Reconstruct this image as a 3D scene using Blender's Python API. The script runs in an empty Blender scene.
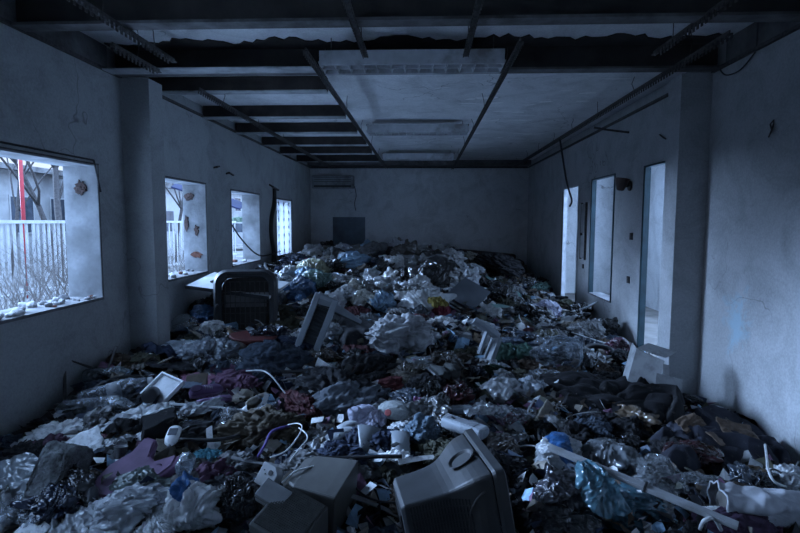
# Derelict room filled with rubbish, seen from the door end.  Units: metres, +y into the room.
import bpy, math, random
import numpy as np
from mathutils import Vector, Matrix, Euler
R = random.Random(7)
SC = bpy.context.scene
COL = SC.collection
PI = math.pi
# ------------------------------------------------------------------ render look
SC.view_settings.view_transform = 'Standard'
SC.view_settings.look = 'None'
SC.view_settings.gamma = 1.0
SC.view_settings.exposure = 0.45
SC.view_settings.use_curve_mapping = False
SC.cycles.use_denoising = True; SC.cycles.use_adaptive_sampling = False
SC.cycles.max_bounces = 10
SC.cycles.diffuse_bounces = 5
SC.cycles.transparent_max_bounces = 10
SC.cycles.sample_clamp_indirect = 6.0
SC.cycles.caustics_reflective = False
SC.cycles.caustics_refractive = False
# ------------------------------------------------------------------ room measures
XL, XR = -2.83, 2.55          # inner faces of the long walls
YF, YB = -4.2, 13.31          # end walls
TH = 0.30                     # wall thickness
ZL = 3.07                     # ledge line on the walls
ZS1, ZS2 = 3.29, 3.21         # slab near / far
EYE = np.array([0.0, 0.0, 1.75]); YAW, PITCH, ROLL, FOC = 0.04414, 0.08371, 0.00319, 533.9
# ------------------------------------------------------------------ camera
cd = bpy.data.cameras.new('camera'); cam = bpy.data.objects.new('camera', cd); COL.objects.link(cam)
cd.sensor_width = 36.0; cd.lens = FOC / 800 * 36; cd.clip_start = 0.05; cd.clip_end = 300
cam.matrix_world = Matrix.Translation(EYE) @ Matrix.Rotation(YAW, 4, 'Z') @ Matrix.Rotation(PI/2 - PITCH, 4, 'X') @ Matrix.Rotation(ROLL, 4, 'Z')
SC.camera = cam
def ray(u, v):
    x, y = u - 400, v - 266.5
    c, s = math.cos(ROLL), math.sin(ROLL)
    X, V = (c*x + s*y)/FOC, (-s*x + c*y)
    U = -V/FOC
    c, s = math.cos(PITCH), math.sin(PITCH)
    Y, Z = c + s*U, -s + c*U
    c, s = math.cos(YAW), math.sin(YAW)
    return np.array([c*X - s*Y, s*X + c*Y, Z])
def project(p):
    x, y, z = p[0]-EYE[0], p[1]-EYE[1], p[2]-EYE[2]
    c, s = math.cos(YAW), math.sin(YAW); X, Y = c*x + s*y, -s*x + c*y
    c, s = math.cos(PITCH), math.sin(PITCH); F, U = c*Y - s*z, s*Y + c*z
    return 400 + FOC*X/F, 266.5 - FOC*U/F, F
# ------------------------------------------------------------------ materials
def new_mat(name):
    m = bpy.data.materials.new(name); m.use_nodes = True
    nt = m.node_tree; nt.nodes.clear()
    return m, nt
def nd(nt, t, **kw):
    n = nt.nodes.new(t)
    for k, v in kw.items():
        if k in n.inputs.keys() if isinstance(k, str) else False: n.inputs[k].default_value = v
        else: setattr(n, k, v)
    return n
def ramp(nt, fac, stops):
    r = nt.nodes.new('ShaderNodeValToRGB'); el = r.color_ramp.elements
    while len(el) < len(stops): el.new(0.5)
    for e, (p, c) in zip(el, stops):
        e.position = p; e.color = (*c, 1) if len(c) == 3 else c
    nt.links.new(fac, r.inputs[0]); return r.outputs[0]
def mixc(nt, fac, a, b, mode='MIX'):
    m = nt.nodes.new('ShaderNodeMix'); m.data_type = 'RGBA'; m.blend_type = mode
    for s, i in ((fac, 0), (a, 6), (b, 7)):
        if hasattr(s, 'is_linked'): nt.links.new(s, m.inputs[i])
        elif i == 0: m.inputs[0].default_value = s
        else: m.inputs[i].default_value = (*s, 1)
    return m.outputs[2]
def noise(nt, vec, scale, detail=4, rough=0.55, dist=0.0):
    n = nt.nodes.new('ShaderNodeTexNoise'); n.inputs['Scale'].default_value = scale
    n.inputs['Detail'].default_value = detail; n.inputs['Roughness'].default_value = rough; n.inputs['Distortion'].default_value = dist
    if vec is not None: nt.links.new(vec, n.inputs['Vector'])
    return n.outputs['Fac']
def bsdf(nt, color, rough, bump=None, bstr=0.3, bdist=0.01, metal=0.0, spec=0.5):
    b = nt.nodes.new('ShaderNodeBsdfPrincipled')
    if hasattr(color, 'is_linked'): nt.links.new(color, b.inputs['Base Color'])
    else: b.inputs['Base Color'].default_value = (*color, 1)
    if hasattr(rough, 'is_linked'): nt.links.new(rough, b.inputs['Roughness'])
    else: b.inputs['Roughness'].default_value = rough
    b.inputs['Metallic'].default_value = metal; b.inputs['Specular IOR Level'].default_value = spec
    if bump is not None:
        bp = nt.nodes.new('ShaderNodeBump'); bp.inputs['Strength'].default_value = bstr; bp.inputs['Distance'].default_value = bdist
        nt.links.new(bump, bp.inputs['Height']); nt.links.new(bp.outputs[0], b.inputs['Normal'])
    return b
def out(nt, sh):
    o = nt.nodes.new('ShaderNodeOutputMaterial'); nt.links.new(sh, o.inputs[0])
def solid(name, color, rough=0.6, scale=14.0, vary=0.25, bstr=0.25, bdist=0.004, metal=0.0, spec=0.4, dirt=None):
    m, nt = new_mat(name)
    tc = nt.nodes.new('ShaderNodeTexCoord').outputs['Object']
    n = noise(nt, tc, scale, 5)
    dk = tuple(c*(1-vary) for c in color); lt = tuple(min(1, c*(1+vary)) for c in color)
    c = ramp(nt, n, [(0.3, dk), (0.7, lt)])
    if dirt is not None:
        n2 = noise(nt, tc, scale*0.35, 6, 0.65)
        f = ramp(nt, n2, [(0.5, (0, 0, 0)), (0.68, (1, 1, 1))])
        c = mixc(nt, f, c, dirt)
    out(nt, bsdf(nt, c, rough, noise(nt, tc, scale*4, 4), bstr, bdist, metal, spec).outputs[0])
    return m
def tinted(name, kind):
    """One procedural material whose colour is the object's own colour (Object Info)."""
    m, nt = new_mat(name)
    tc = nt.nodes.new('ShaderNodeTexCoord').outputs['Object']
    oi = nt.nodes.new('ShaderNodeObjectInfo')
    col = oi.outputs['Color']
    def creases(scale, det=3.0):
        n = nt.nodes.new('ShaderNodeTexNoise'); n.noise_type = 'RIDGED_MULTIFRACTAL'; n.inputs['Scale'].default_value = scale; n.inputs['Detail'].default_value = det; n.inputs['Distortion'].default_value = .6
        nt.links.new(tc, n.inputs['Vector']); return n.outputs['Fac']
    if kind == 'film':       # thin crinkled polythene
        c = mixc(nt, ramp(nt, noise(nt, tc, 4, 5, .65), [(0.35, (0.25, 0.25, 0.25)), (0.6, (1, 1, 1))]), (0.05, 0.05, 0.05), col)
        c = mixc(nt, 0.55, col, c)
        b = bsdf(nt, c, 0.2, creases(4.5), 1.0, 0.07, 0, 0.7); b.inputs['Coat Weight'].default_value = .7; b.inputs['Coat Roughness'].default_value = .08
        t = nt.nodes.new('ShaderNodeBsdfTranslucent'); nt.links.new(col, t.inputs[0])
        mx = nt.nodes.new('ShaderNodeMixShader'); mx.inputs[0].default_value = 0.22
        nt.links.new(b.outputs[0], mx.inputs[1]); nt.links.new(t.outputs[0], mx.inputs[2]); out(nt, mx.outputs[0])
    elif kind == 'clear':    # clear plastic: mostly seen through, bright glints
        b = bsdf(nt, mixc(nt, .45, col, (.05, .06, .07)), 0.09, creases(7), 0.9, 0.06, 0, 1.0); b.inputs['Coat Weight'].default_value = 1.0; b.inputs['Coat Roughness'].default_value = .06
        t = nt.nodes.new('ShaderNodeBsdfTransparent'); t.inputs[0].default_value = (0.86, 0.9, 0.95, 1)
        lw = nt.nodes.new('ShaderNodeLayerWeight'); lw.inputs[0].default_value = 0.35
        mr = nt.nodes.new('ShaderNodeMapRange'); mr.inputs[3].default_value = 0.30; mr.inputs[4].default_value = 0.85
        nt.links.new(lw.outputs['Facing'], mr.inputs[0])
        mx = nt.nodes.new('ShaderNodeMixShader'); nt.links.new(mr.outputs[0], mx.inputs[0])
        nt.links.new(t.outputs[0], mx.inputs[1]); nt.links.new(b.outputs[0], mx.inputs[2]); out(nt, mx.outputs[0])
    elif kind == 'cloth':
        n1 = noise(nt, tc, 6, 5, 0.6); wv = noise(nt, tc, 160, 2)
        c = mixc(nt, ramp(nt, n1, [(0.35, (0.5, 0.5, 0.5)), (0.65, (1, 1, 1))]), (0.01, 0.01, 0.012), col)
        c = mixc(nt, ramp(nt, noise(nt, tc, 17, 5, 0.7), [(0.60, (0, 0, 0)), (0.72, (0.6, 0.6, 0.6))]), c, (0.16, 0.15, 0.14))
        out(nt, bsdf(nt, c, 0.85, creases(5, 5), 0.9, 0.05, 0, 0.25).outputs[0])
    elif kind == 'card':
        n1 = noise(nt, tc, 8, 5, 0.6)
        c = mixc(nt, ramp(nt, n1, [(0.45, (1, 1, 1)), (0.75, (0.45, 0.45, 0.45))]), (0.02, 0.02, 0.02), col)
        out(nt, bsdf(nt, c, 0.8, noise(nt, tc, 40, 4), 0.2, 0.004, 0, 0.3).outputs[0])
    else:                    # moulded plastic
        n1 = noise(nt, tc, 11, 5, 0.65)
        c = mixc(nt, ramp(nt, n1, [(0.5, (1, 1, 1)), (0.75, (0.5, 0.5, 0.5))]), (0.03, 0.03, 0.03), col)
        out(nt, bsdf(nt, c, 0.38, noise(nt, tc, 60, 3), 0.12, 0.003, 0, 0.5).outputs[0])
    return m
FILM, CLEAR, CLOTH, CARD, PLAST = (tinted('thin_polythene', 'film'), tinted('clear_plastic', 'clear'), tinted('worn_cloth', 'cloth'), tinted('board', 'card'), tinted('moulded_plastic', 'plast'))
# ------------------------------------------------------------------ mesh building
class MB:
    def __init__(s): s.v, s.f, s.n = [], [], 0
    def add(s, v, f, M=None):
        v = np.asarray(v, float)
        if M is not None:
            A = np.array(M); v = v @ A[:3, :3].T + A[:3, 3]
        s.v.append(v); s.f += [tuple(int(i) + s.n for i in q) for q in f]; s.n += len(v); return s
    def box(s, lo, hi, M=None):
        (a, b, c), (d, e, g) = lo, hi
        v = [(a,b,c),(d,b,c),(d,e,c),(a,e,c),(a,b,g),(d,b,g),(d,e,g),(a,e,g)]
        return s.add(v, [(0,3,2,1),(4,5,6,7),(0,1,5,4),(1,2,6,5),(2,3,7,6),(3,0,4,7)], M)
    def cbox(s, c, d, M=None):
        return s.box([c[i]-d[i]/2 for i in range(3)], [c[i]+d[i]/2 for i in range(3)], M)
    def tube(s, pts, r, n=7, cap=True, M=None, flat=1.0):
        P = np.asarray(pts, float); k = len(P)
        rr = np.full(k, r, float) if np.isscalar(r) else np.asarray(r, float)
        T = np.gradient(P, axis=0); T /= np.maximum(np.linalg.norm(T, axis=1, keepdims=True), 1e-9)
        up = np.array([0, 0, 1.0]) if abs(T[0][2]) < 0.9 else np.array([1.0, 0, 0])
        V = []
        for i in range(k):
            a = np.cross(T[i], up); a /= max(np.linalg.norm(a), 1e-9); b = np.cross(a, T[i]); up = b
            for j in range(n):
                t = 2*PI*j/n; V.append(P[i] + rr[i]*(math.cos(t)*a + flat*math.sin(t)*b))
        F = [(i*n+j, i*n+(j+1) % n, (i+1)*n+(j+1) % n, (i+1)*n+j) for i in range(k-1) for j in range(n)]
        if cap: F += [tuple(range(n-1, -1, -1)), tuple(range((k-1)*n, k*n))]
        return s.add(V, F, M)
    def lathe(s, prof, n=20, M=None, sx=1.0, sy=1.0):
        V = [(r*math.cos(2*PI*j/n)*sx, r*math.sin(2*PI*j/n)*sy, z) for r, z in prof for j in range(n)]
        k = len(prof)
        F = [(i*n+j, i*n+(j+1) % n, (i+1)*n+(j+1) % n, (i+1)*n+j) for i in range(k-1) for j in range(n)]
        F += [tuple(range(n-1, -1, -1)), tuple(range((k-1)*n, k*n))]
        return s.add(V, F, M)
    def prism(s, poly, z0, z1, M=None):
        n = len(poly)
        V = [(x, y, z0) for x, y in poly] + [(x, y, z1) for x, y in poly]
        F = [tuple(range(n-1, -1, -1)), tuple(range(n, 2*n))] + [(i, (i+1) % n, n+(i+1) % n, n+i) for i in range(n)]
        return s.add(V, F, M)
    def loft(s, rings, M=None, cap=True):
        n = len(rings[0]); V = [p for r in rings for p in r]; k = len(rings)
        F = [(i*n+j, i*n+(j+1) % n, (i+1)*n+(j+1) % n, (i+1)*n+j) for i in range(k-1) for j in range(n)]
        if cap: F += [tuple(range(n-1, -1, -1)), tuple(range((k-1)*n, k*n))]
        return s.add(V, F, M)
    def mesh(s, name, smooth=False):
        me = bpy.data.meshes.new(name)
        me.from_pydata([tuple(p) for p in np.vstack(s.v)], [], s.f); me.update()
        if smooth: me.polygons.foreach_set('use_smooth', [True]*len(me.polygons))
        return me
def raw(name, V, F, smooth=True):
    me = bpy.data.meshes.new(name); me.from_pydata([tuple(map(float, p)) for p in V], [], [tuple(map(int, q)) for q in F]); me.update()
    if smooth: me.polygons.foreach_set('use_smooth', [True]*len(me.polygons))
    return me
def obj(name, me, m=None, parent=None, color=None, smooth=False, bevel=0.0, M=None):
    if isinstance(me, MB): me = me.mesh(name, smooth)
    o = bpy.data.objects.new(name, me); COL.objects.link(o)
    if m is not None and not me.materials: me.materials.append(m)
    if color is not None: o.color = (*color, 1)
    if parent is not None: o.parent = parent
    if M is not None: o.matrix_world = M
    if bevel:
        b = o.modifiers.new('edge', 'BEVEL'); b.width = bevel; b.segments = 2; b.limit_method = 'ANGLE'
    return o
def tag(o, label, cat, group=None):
    o['label'] = label; o['category'] = cat
    if group: o['group'] = group
    return o
def empty(name, label, cat, M=None, group=None):
    o = bpy.data.objects.new(name, None); COL.objects.link(o); o.empty_display_size = 0.1
    if M is not None: o.matrix_world = M
    return tag(o, label, cat, group)
def struct(name, me, m, parent=None, smooth=False):
    o = obj(name, me, m, parent, smooth=smooth)
    if parent is None: o['kind'] = 'structure'
    return o
def frame(pos, fwd, up):
    """Matrix with local x along fwd and local z as near to up as can be."""
    x = Vector(fwd).normalized(); z = Vector(up); y = z.cross(x).normalized(); z = x.cross(y)
    M = Matrix((x, y, z)).transposed().to_4x4(); M.translation = Vector(pos); return M
def TRS(pos, rx=0, ry=0, rz=0, s=1.0):
    return Matrix.Translation(Vector(pos)) @ Euler((rx, ry, rz)).to_matrix().to_4x4() @ Matrix.Scale(s, 4)
# ------------------------------------------------------------------ the shape of the heap
CP = np.array([(-2.83,0,.1),(-2.83,2,.2),(-2.83,3.35,.27),(-2.83,4.6,.47),(-2.83,5.5,.5),(-2.83,7,.72),(-2.83,9,.92),(-2.83,11.4,1.02),(-2.83,13.3,1.05),
 (-1.9,2,.15),(-1.9,3,.27),(-1.8,4.3,.36),(-1.8,5.4,.46),(-1.8,6.6,.6),(-1.6,8,.8),(-1.5,9.5,1.0),(-1.4,11,1.06),(-1.3,13.3,.97),
 (-.8,2,.12),(-.8,3.2,.26),(-.8,4.5,.36),(-.8,6,.48),(-.6,7.6,.72),(-.5,9.3,1.0),(-.5,11,1.07),
 (0,1.5,.02),(0,2.4,.12),(0,3.5,.27),(.1,5,.36),(.1,6.3,.5),(.2,7.6,.74),(.2,9,.96),(.2,10.5,1.06),(.2,12,1.09),(.2,13.3,.97),
 (1,2,.1),(1,3,.2),(1,4.5,.3),(1.1,6,.36),(1.2,7.5,.45),(1.2,9,.62),(1.3,11,.76),(1.4,13.3,.74),
 (1.8,2.2,.1),(1.8,3.3,.2),(1.8,4.4,.27),(1.9,5.6,.3),(2.0,7,.34),(2.0,9,.38),(2.0,11,.55),(2.1,13.3,.6),
 (2.55,0,.05),(2.55,2,.05),(2.55,3.6,.1),(2.55,5,.08),(2.55,6.2,.24),(2.55,7.4,.28),(2.55,9.8,.28),(2.55,11.5,.42),(2.55,13.3,.5),
 (0,-1,0),(-2,-1,0),(2,-1,0),(0,.5,0)])
def H(x, y):
    x = np.asarray(x, float); y = np.asarray(y, float)
    d2 = (x[..., None]-CP[:, 0])**2 + (y[..., None]-CP[:, 1])**2 + .06
    w = d2**-2.2
    return (w*CP[:, 2]).sum(-1)/w.sum(-1)
def P(px, py, dz=0.0):
    """The point of the heap's surface (raised by dz) on the line of sight through a point of the photo."""
    d = ray(px, py); t = np.arange(1.2, 15, .01); q = EYE + t[:, None]*d
    h = H(q[:, 0], q[:, 1]) + dz
    k = np.argmax(q[:, 2] < h)
    p = q[k] if q[k][2] < h[k] else q[-1]
    return Vector((float(p[0]), float(p[1]), float(h[k])))
def lift(p, dz):
    """Move a point of the heap so that it shows at the same spot once it is raised by dz."""
    u, v, _ = project(p); q = P(u, v, dz); q.z -= dz; return q
def size_at(p, px): return px*project(p)[2]/FOC
def normal_at(x, y, e=.15):
    return Vector((-(H(x+e, y)-H(x-e, y))/(2*e), -(H(x, y+e)-H(x, y-e))/(2*e), 1)).normalized()
# ------------------------------------------------------------------ surfaces of the room
def plaster(name, base, stain=None, seed=0.0, mould=True):
    m, nt = new_mat(name)
    tcn = nt.nodes.new('ShaderNodeTexCoord'); mp = nt.nodes.new('ShaderNodeMapping'); mp.inputs['Location'].default_value = (seed, seed*.7, 0)
    nt.links.new(tcn.outputs['Object'], mp.inputs[0]); tc = mp.outputs[0]
    big = noise(nt, tc, .9, 6, .62); mid = noise(nt, tc, 6, 6, .6)
    c = ramp(nt, big, [(.3, tuple(k*.80 for k in base)), (.55, base), (.8, tuple(min(1, k*1.1) for k in base))])
    c = mixc(nt, .35, c, ramp(nt, mid, [(.3, tuple(k*.75 for k in base)), (.6, base)]))
    c = mixc(nt, .45, c, ramp(nt, noise(nt, tc, 55, 3, .7), [(.35, tuple(k*.62 for k in base)), (.65, tuple(min(1, k*1.25) for k in base))]))
    c = mixc(nt, .4, c, ramp(nt, noise(nt, tc, 2.2, 7, .7, .8), [(.36, tuple(k*.5 for k in base)), (.55, base)]))
    # scuffs and flaked spots
    sp = noise(nt, tc, 3.1, 8, .75, .6)
    f = ramp(nt, sp, [(.66, (0, 0, 0)), (.70, (.55, .55, .55))])
    c = mixc(nt, f, c, (.20, .19, .18))
    # hairline cracks
    vo = nt.nodes.new('ShaderNodeTexVoronoi'); vo.feature = 'DISTANCE_TO_EDGE'; vo.inputs['Scale'].default_value = .8
    wp = nt.nodes.new('ShaderNodeTexNoise'); wp.inputs['Scale'].default_value = 3.0; nt.links.new(tc, wp.inputs['Vector'])
    va = nt.nodes.new('ShaderNodeVectorMath'); va.operation = 'MULTIPLY_ADD'; va.inputs[1].default_value = (.6, .6, .6)
    nt.links.new(wp.outputs['Color'], va.inputs[0]); nt.links.new(tc, va.inputs[2]); nt.links.new(va.outputs[0], vo.inputs['Vector'])
    crk = ramp(nt, vo.outputs['Distance'], [(0.0, (1, 1, 1)), (.006, (0, 0, 0))])
    gate = ramp(nt, noise(nt, tc, .7, 3), [(.52, (0, 0, 0)), (.6, (.7, .7, .7))])
    cg = mixc(nt, 1.0, crk, gate, 'MULTIPLY')
    c = mixc(nt, cg, c, (.12, .12, .12))
    if stain is not None:
        (sx, sy, sz), rad, scol = stain
        sb = nt.nodes.new('ShaderNodeVectorMath'); sb.operation = 'SUBTRACT'; sb.inputs[1].default_value = (sx, sy, sz)
        nt.links.new(tcn.outputs['Object'], sb.inputs[0])
        sc = nt.nodes.new('ShaderNodeVectorMath'); sc.operation = 'MULTIPLY'; sc.inputs[1].default_value = (0, 1/rad[0], 1/rad[1]); nt.links.new(sb.outputs[0], sc.inputs[0])
        ln = nt.nodes.new('ShaderNodeVectorMath'); ln.operation = 'LENGTH'; nt.links.new(sc.outputs[0], ln.inputs[0])
        ad = nt.nodes.new('ShaderNodeMath'); ad.operation = 'MULTIPLY_ADD'; ad.inputs[1].default_value = 2.4; nt.links.new(noise(nt, tc, 7, 6, .75, .8), ad.inputs[0]); nt.links.new(ln.outputs['Value'], ad.inputs[2])
        sf = ramp(nt, ad.outputs[0], [(.66, (.7, .7, .7)), (.90, (0, 0, 0))])
        # the ramp clamps at one, so halve the reach first
        hv = nt.nodes.new('ShaderNodeMath'); hv.operation = 'MULTIPLY'; hv.inputs[1].default_value = .5; nt.links.new(ad.outputs[0], hv.inputs[0])
        nt.links.new(hv.outputs[0], sf.node.inputs[0])
        c = mixc(nt, sf, c, scol)
    out(nt, bsdf(nt, c, .88, noise(nt, tc, 22, 6, .65), .35, .012, 0, .25).outputs[0])
    return m
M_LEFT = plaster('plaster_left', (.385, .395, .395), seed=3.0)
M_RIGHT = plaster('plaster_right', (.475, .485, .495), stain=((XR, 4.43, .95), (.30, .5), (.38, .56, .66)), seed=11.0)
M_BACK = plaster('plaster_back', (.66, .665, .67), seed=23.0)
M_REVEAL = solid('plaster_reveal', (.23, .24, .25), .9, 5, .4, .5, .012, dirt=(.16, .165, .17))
M_ANNEX = plaster('plaster_annex', (.60, .61, .62), seed=41.0)
M_SLAB = plaster('slab_paint', (.80, .81, .82), seed=53.0)
M_BEAM = solid('dark_beam', (.035, .030, .028), .7, 5, .5, .3, .01)
M_JOIST = solid('tarred_joist', (.030, .024, .022), .75, 6, .5, .4, .01)
M_SOFFIT = solid('pale_board', (.42, .43, .44), .75, 6, .25, dirt=(.12, .11, .1))
M_RAIL = solid('rusted_rail', (.075, .070, .068), .6, 30, .5, .4, .004, .3)
M_CONC = solid('rough_concrete', (.16, .16, .165), .9, 4, .4, .6, .03, dirt=(.06, .055, .05))
M_TEAL = solid('teal_frame_paint', (.013, .040, .053), .5, 9, .3)
M_FLOOR = solid('screed_floor', (.14, .13, .12), .9, 3, .35)
M_METAL = solid('grey_metal', (.30, .31, .32), .45, 12, .2, .15, .003, .4)
M_DARK = solid('black_plastic', (.02, .02, .022), .5, 20, .3)
M_BRICK = solid('broken_brick', (.17, .075, .055), .9, 18, .4, .6, .02)
def wall_x(mb, x0, x1, y0, y1, z0, z1, holes):
    ys = sorted({y0, y1, *[h[0] for h in holes], *[h[1] for h in holes]})
    for a, b in zip(ys, ys[1:]):
        hs = [h for h in holes if h[0] <= a + 1e-6 and h[1] >= b - 1e-6]
        if not hs: mb.box((x0, a, z0), (x1, b, z1)); continue
        h = hs[0]
        if h[2] > z0: mb.box((x0, a, z0), (x1, b, h[2]))
        if h[3] < z1: mb.box((x0, a, h[3]), (x1, b, z1))
    return mb
def wall_y(mb, y0, y1, x0, x1, z0, z1, holes):
    xs = sorted({x0, x1, *[h[0] for h in holes], *[h[1] for h in holes]})
    for a, b in zip(xs, xs[1:]):
        hs = [h for h in holes if h[0] <= a + 1e-6 and h[1] >= b - 1e-6]
        if not hs: mb.box((a, y0, z0), (b, y1, z1)); continue
        h = hs[0]
        if h[2] > z0: mb.box((a, y0, z0), (b, y1, h[2]))
        if h[3] < z1: mb.box((a, y0, h[3]), (b, y1, z1))
    return mb
ZT = 3.6
LW = [(-2.6, -1.0, 1.07, 2.23), (1.2, 2.4, 1.07, 2.23), (3.12, 4.56, 1.06, 2.23), (5.70, 6.86, 1.08, 2.23), (7.77, 9.13, 1.07, 2.21), (10.20, 11.40, 1.06, 2.19)]
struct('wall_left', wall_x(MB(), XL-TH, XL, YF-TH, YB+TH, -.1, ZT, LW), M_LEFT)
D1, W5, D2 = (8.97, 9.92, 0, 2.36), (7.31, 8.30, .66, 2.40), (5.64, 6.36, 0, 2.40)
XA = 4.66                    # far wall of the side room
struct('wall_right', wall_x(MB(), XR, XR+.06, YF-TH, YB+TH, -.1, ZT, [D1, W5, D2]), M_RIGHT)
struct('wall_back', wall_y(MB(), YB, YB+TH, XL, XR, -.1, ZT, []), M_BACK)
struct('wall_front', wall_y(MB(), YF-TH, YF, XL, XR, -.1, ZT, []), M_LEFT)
struct('floor', MB().box((XL-TH, YF-TH, -.12), (XA+.2, YB+TH, 0)), M_FLOOR)
cl = MB().box((XL, YF, ZS1), (XR, 4.9, ZT)).box((XL, 4.9, ZS2), (XR, YB, ZT))
struct('ceiling', cl, M_SLAB)
# side room
struct('wall_annex_side', wall_x(MB(), XA, XA+.2, 5.2, YB+TH, -.1, ZT, [(5.6, 7.0, .5, 2.8), (7.6, 9.6, .5, 2.8), (11.4, 12.6, .7, 2.7)]), M_ANNEX)  # openings out of view, added to light the side room
struct('wall_annex_back', MB().box((XR+.06, YB, -.1), (XA, YB+TH, ZT)), M_ANNEX)
struct('wall_annex_front', wall_y(MB(), 5.0, 5.2, XR+.06, XA+.2, -.1, ZT, [(2.9, 4.5, .1, 2.7)]), M_ANNEX)  # unseen end opening added to throw daylight on the back wall
struct('ceiling_annex', MB().box((XR+.06, 5.2, 3.1), (XA, 5.7, 3.3)).box((XR+.06, 10.3, 3.1), (XA, YB, 3.3)), M_ANNEX)   # roof over the middle left out, added gap to light the side room
# pilasters carry the second beam
struct('wall_pilaster_left', MB().box((XL, 4.974, 0), (XL+.268, 5.23, ZL)), M_LEFT)
struct('wall_pilaster_right', MB().box((XR-.268, 4.974, 0), (XR, 5.23, ZL)), M_RIGHT)
# ledge along the wall heads, the wall above is raw concrete
def ledge(mb, x, sgn):
    mb.box((min(x, x+sgn*.03), YF, ZL-.004), (max(x, x+sgn*.03), 4.95, ZL+.022)); mb.box((min(x, x+sgn*.03), 5.25, ZL-.004), (max(x, x+sgn*.03), YB, ZL+.022)); return mb
struct('trim_1', ledge(MB(), XL, 1), M_RAIL); struct('trim_2', ledge(MB(), XR, -1), M_RAIL)
def upstand(x, sgn, seed):
    rr = random.Random(seed); mb = MB(); y = YF
    while y < 4.7:
        L = rr.uniform(.2, .5); d = rr.uniform(.004, .022); mb.box((min(x, x+sgn*d), y, ZL+.022), (max(x, x+sgn*d), min(y+L, 4.75), ZS1)); y += L
    return mb
struct('trim_3', upstand(XL, 1, 1), M_CONC); struct('trim_4', upstand(XR, -1, 2), M_CONC)
struct('trim_5', MB().box((XL+.03, YB-.02, ZL-.01), (XR-.03, YB, ZL+.03)), M_RAIL)
# cross beams: a dark web over a paler flange
def beam(n, y0, y1, z0, flange):
    t = struct('trim_%d' % n, MB().box((XL+.03, y0+.05, z0+.02), (XR-.03, y1, ZS1)), M_BEAM)
    f = MB().box((XL+.03, y0, z0), (XR-.03, y1+.02, z0+.02)); obj('flange', f, flange, t)
M_FLANGE = solid('rusty_flange', (.13, .125, .125), .7, 7, .4, .3, .006, dirt=(.05, .045, .04))
beam(6, 3.62, 3.73, ZL, M_FLANGE)
beam(7, 4.80, 4.91, ZL, M_FLANGE)
struct('trim_13', MB().box((XL+.03, YB-.45, ZL+.03), (XR-.03, YB, ZS2)), M_FLANGE)
beam(8, 2.2, 2.45, ZL, M_FLANGE); beam(9, .8, 1.05, ZL, M_FLANGE)
struct('trim_10', MB().box((XL+.03, 4.64, ZL-.012), (-.9, 4.80, ZL)), M_SOFFIT)
# ragged edge of fallen plaster on the slab before the second beam
rr = random.Random(5); top, n = [], 90
for i in range(n+1):
    x = XL+.05 + (XR-XL-.1)*i/n; top.append((x, 4.64 + rr.uniform(-.05, .05) + .05*math.sin(i*.4)))
struct('trim_11', MB().prism(top + [(XR-.05, 4.85), (XL+.05, 4.85)], ZS1-.012, ZS1), M_BEAM)
struct('trim_12', MB().prism([(XL+.05, 3.78), (-1.5, 3.78)] + [(-1.5-.035*i, 4.0+.25*abs(math.sin(i*1.7))*rr.uniform(.5, 1)) for i in range(36)], ZS1-.008, ZS1), M_CONC)
# ------------------------------------------------------------------ openings
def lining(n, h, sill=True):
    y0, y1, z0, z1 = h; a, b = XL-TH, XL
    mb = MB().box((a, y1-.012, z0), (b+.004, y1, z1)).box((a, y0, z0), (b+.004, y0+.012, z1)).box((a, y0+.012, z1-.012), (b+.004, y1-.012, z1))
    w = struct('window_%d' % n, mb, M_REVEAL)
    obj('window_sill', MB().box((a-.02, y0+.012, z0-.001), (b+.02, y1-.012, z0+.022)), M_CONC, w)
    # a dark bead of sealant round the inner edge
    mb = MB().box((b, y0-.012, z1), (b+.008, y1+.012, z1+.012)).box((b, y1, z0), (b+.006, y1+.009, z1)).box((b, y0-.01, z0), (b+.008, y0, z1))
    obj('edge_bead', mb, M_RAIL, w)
for i, k in enumerate((2, 3, 4, 5)): lining(i+1, LW[k])
def door_frame(name, h, m):
    y0, y1, z0, z1 = h; a, b = XR-.015, XR+.05
    d = struct(name, MB().box((a, y1-.05, z0), (b, y1, z1)).box((a, y0, z0), (b, y0+.02, z1)), m)
    obj('head', MB().box((a, y0+.02, z1-.02), (b, y1-.05, z1)), m, d)
    return d
door_frame('door_1', D2, M_TEAL)
M_PALE = solid('pale_frame_paint', (.55, .57, .6), .5, 9, .2)
d2 = door_frame('door_2', D1, M_PALE)
obj('hinge_strip', MB().box((XR-.02, 9.925, .1), (XR, 9.945, 2.3)), M_RAIL, d2)
w5 = door_frame('window_5', W5, M_TEAL)
rr = random.Random(9)
tp = [(XR-.02, W5[0]+.02)] + [(XR-.02, W5[1]-.05), (XR+.18, W5[1]-.05), (XR+.18, W5[0]+.02)]
obj('window_sill', MB().prism(tp, W5[2], W5[2]+.02), M_CONC, w5)
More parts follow.
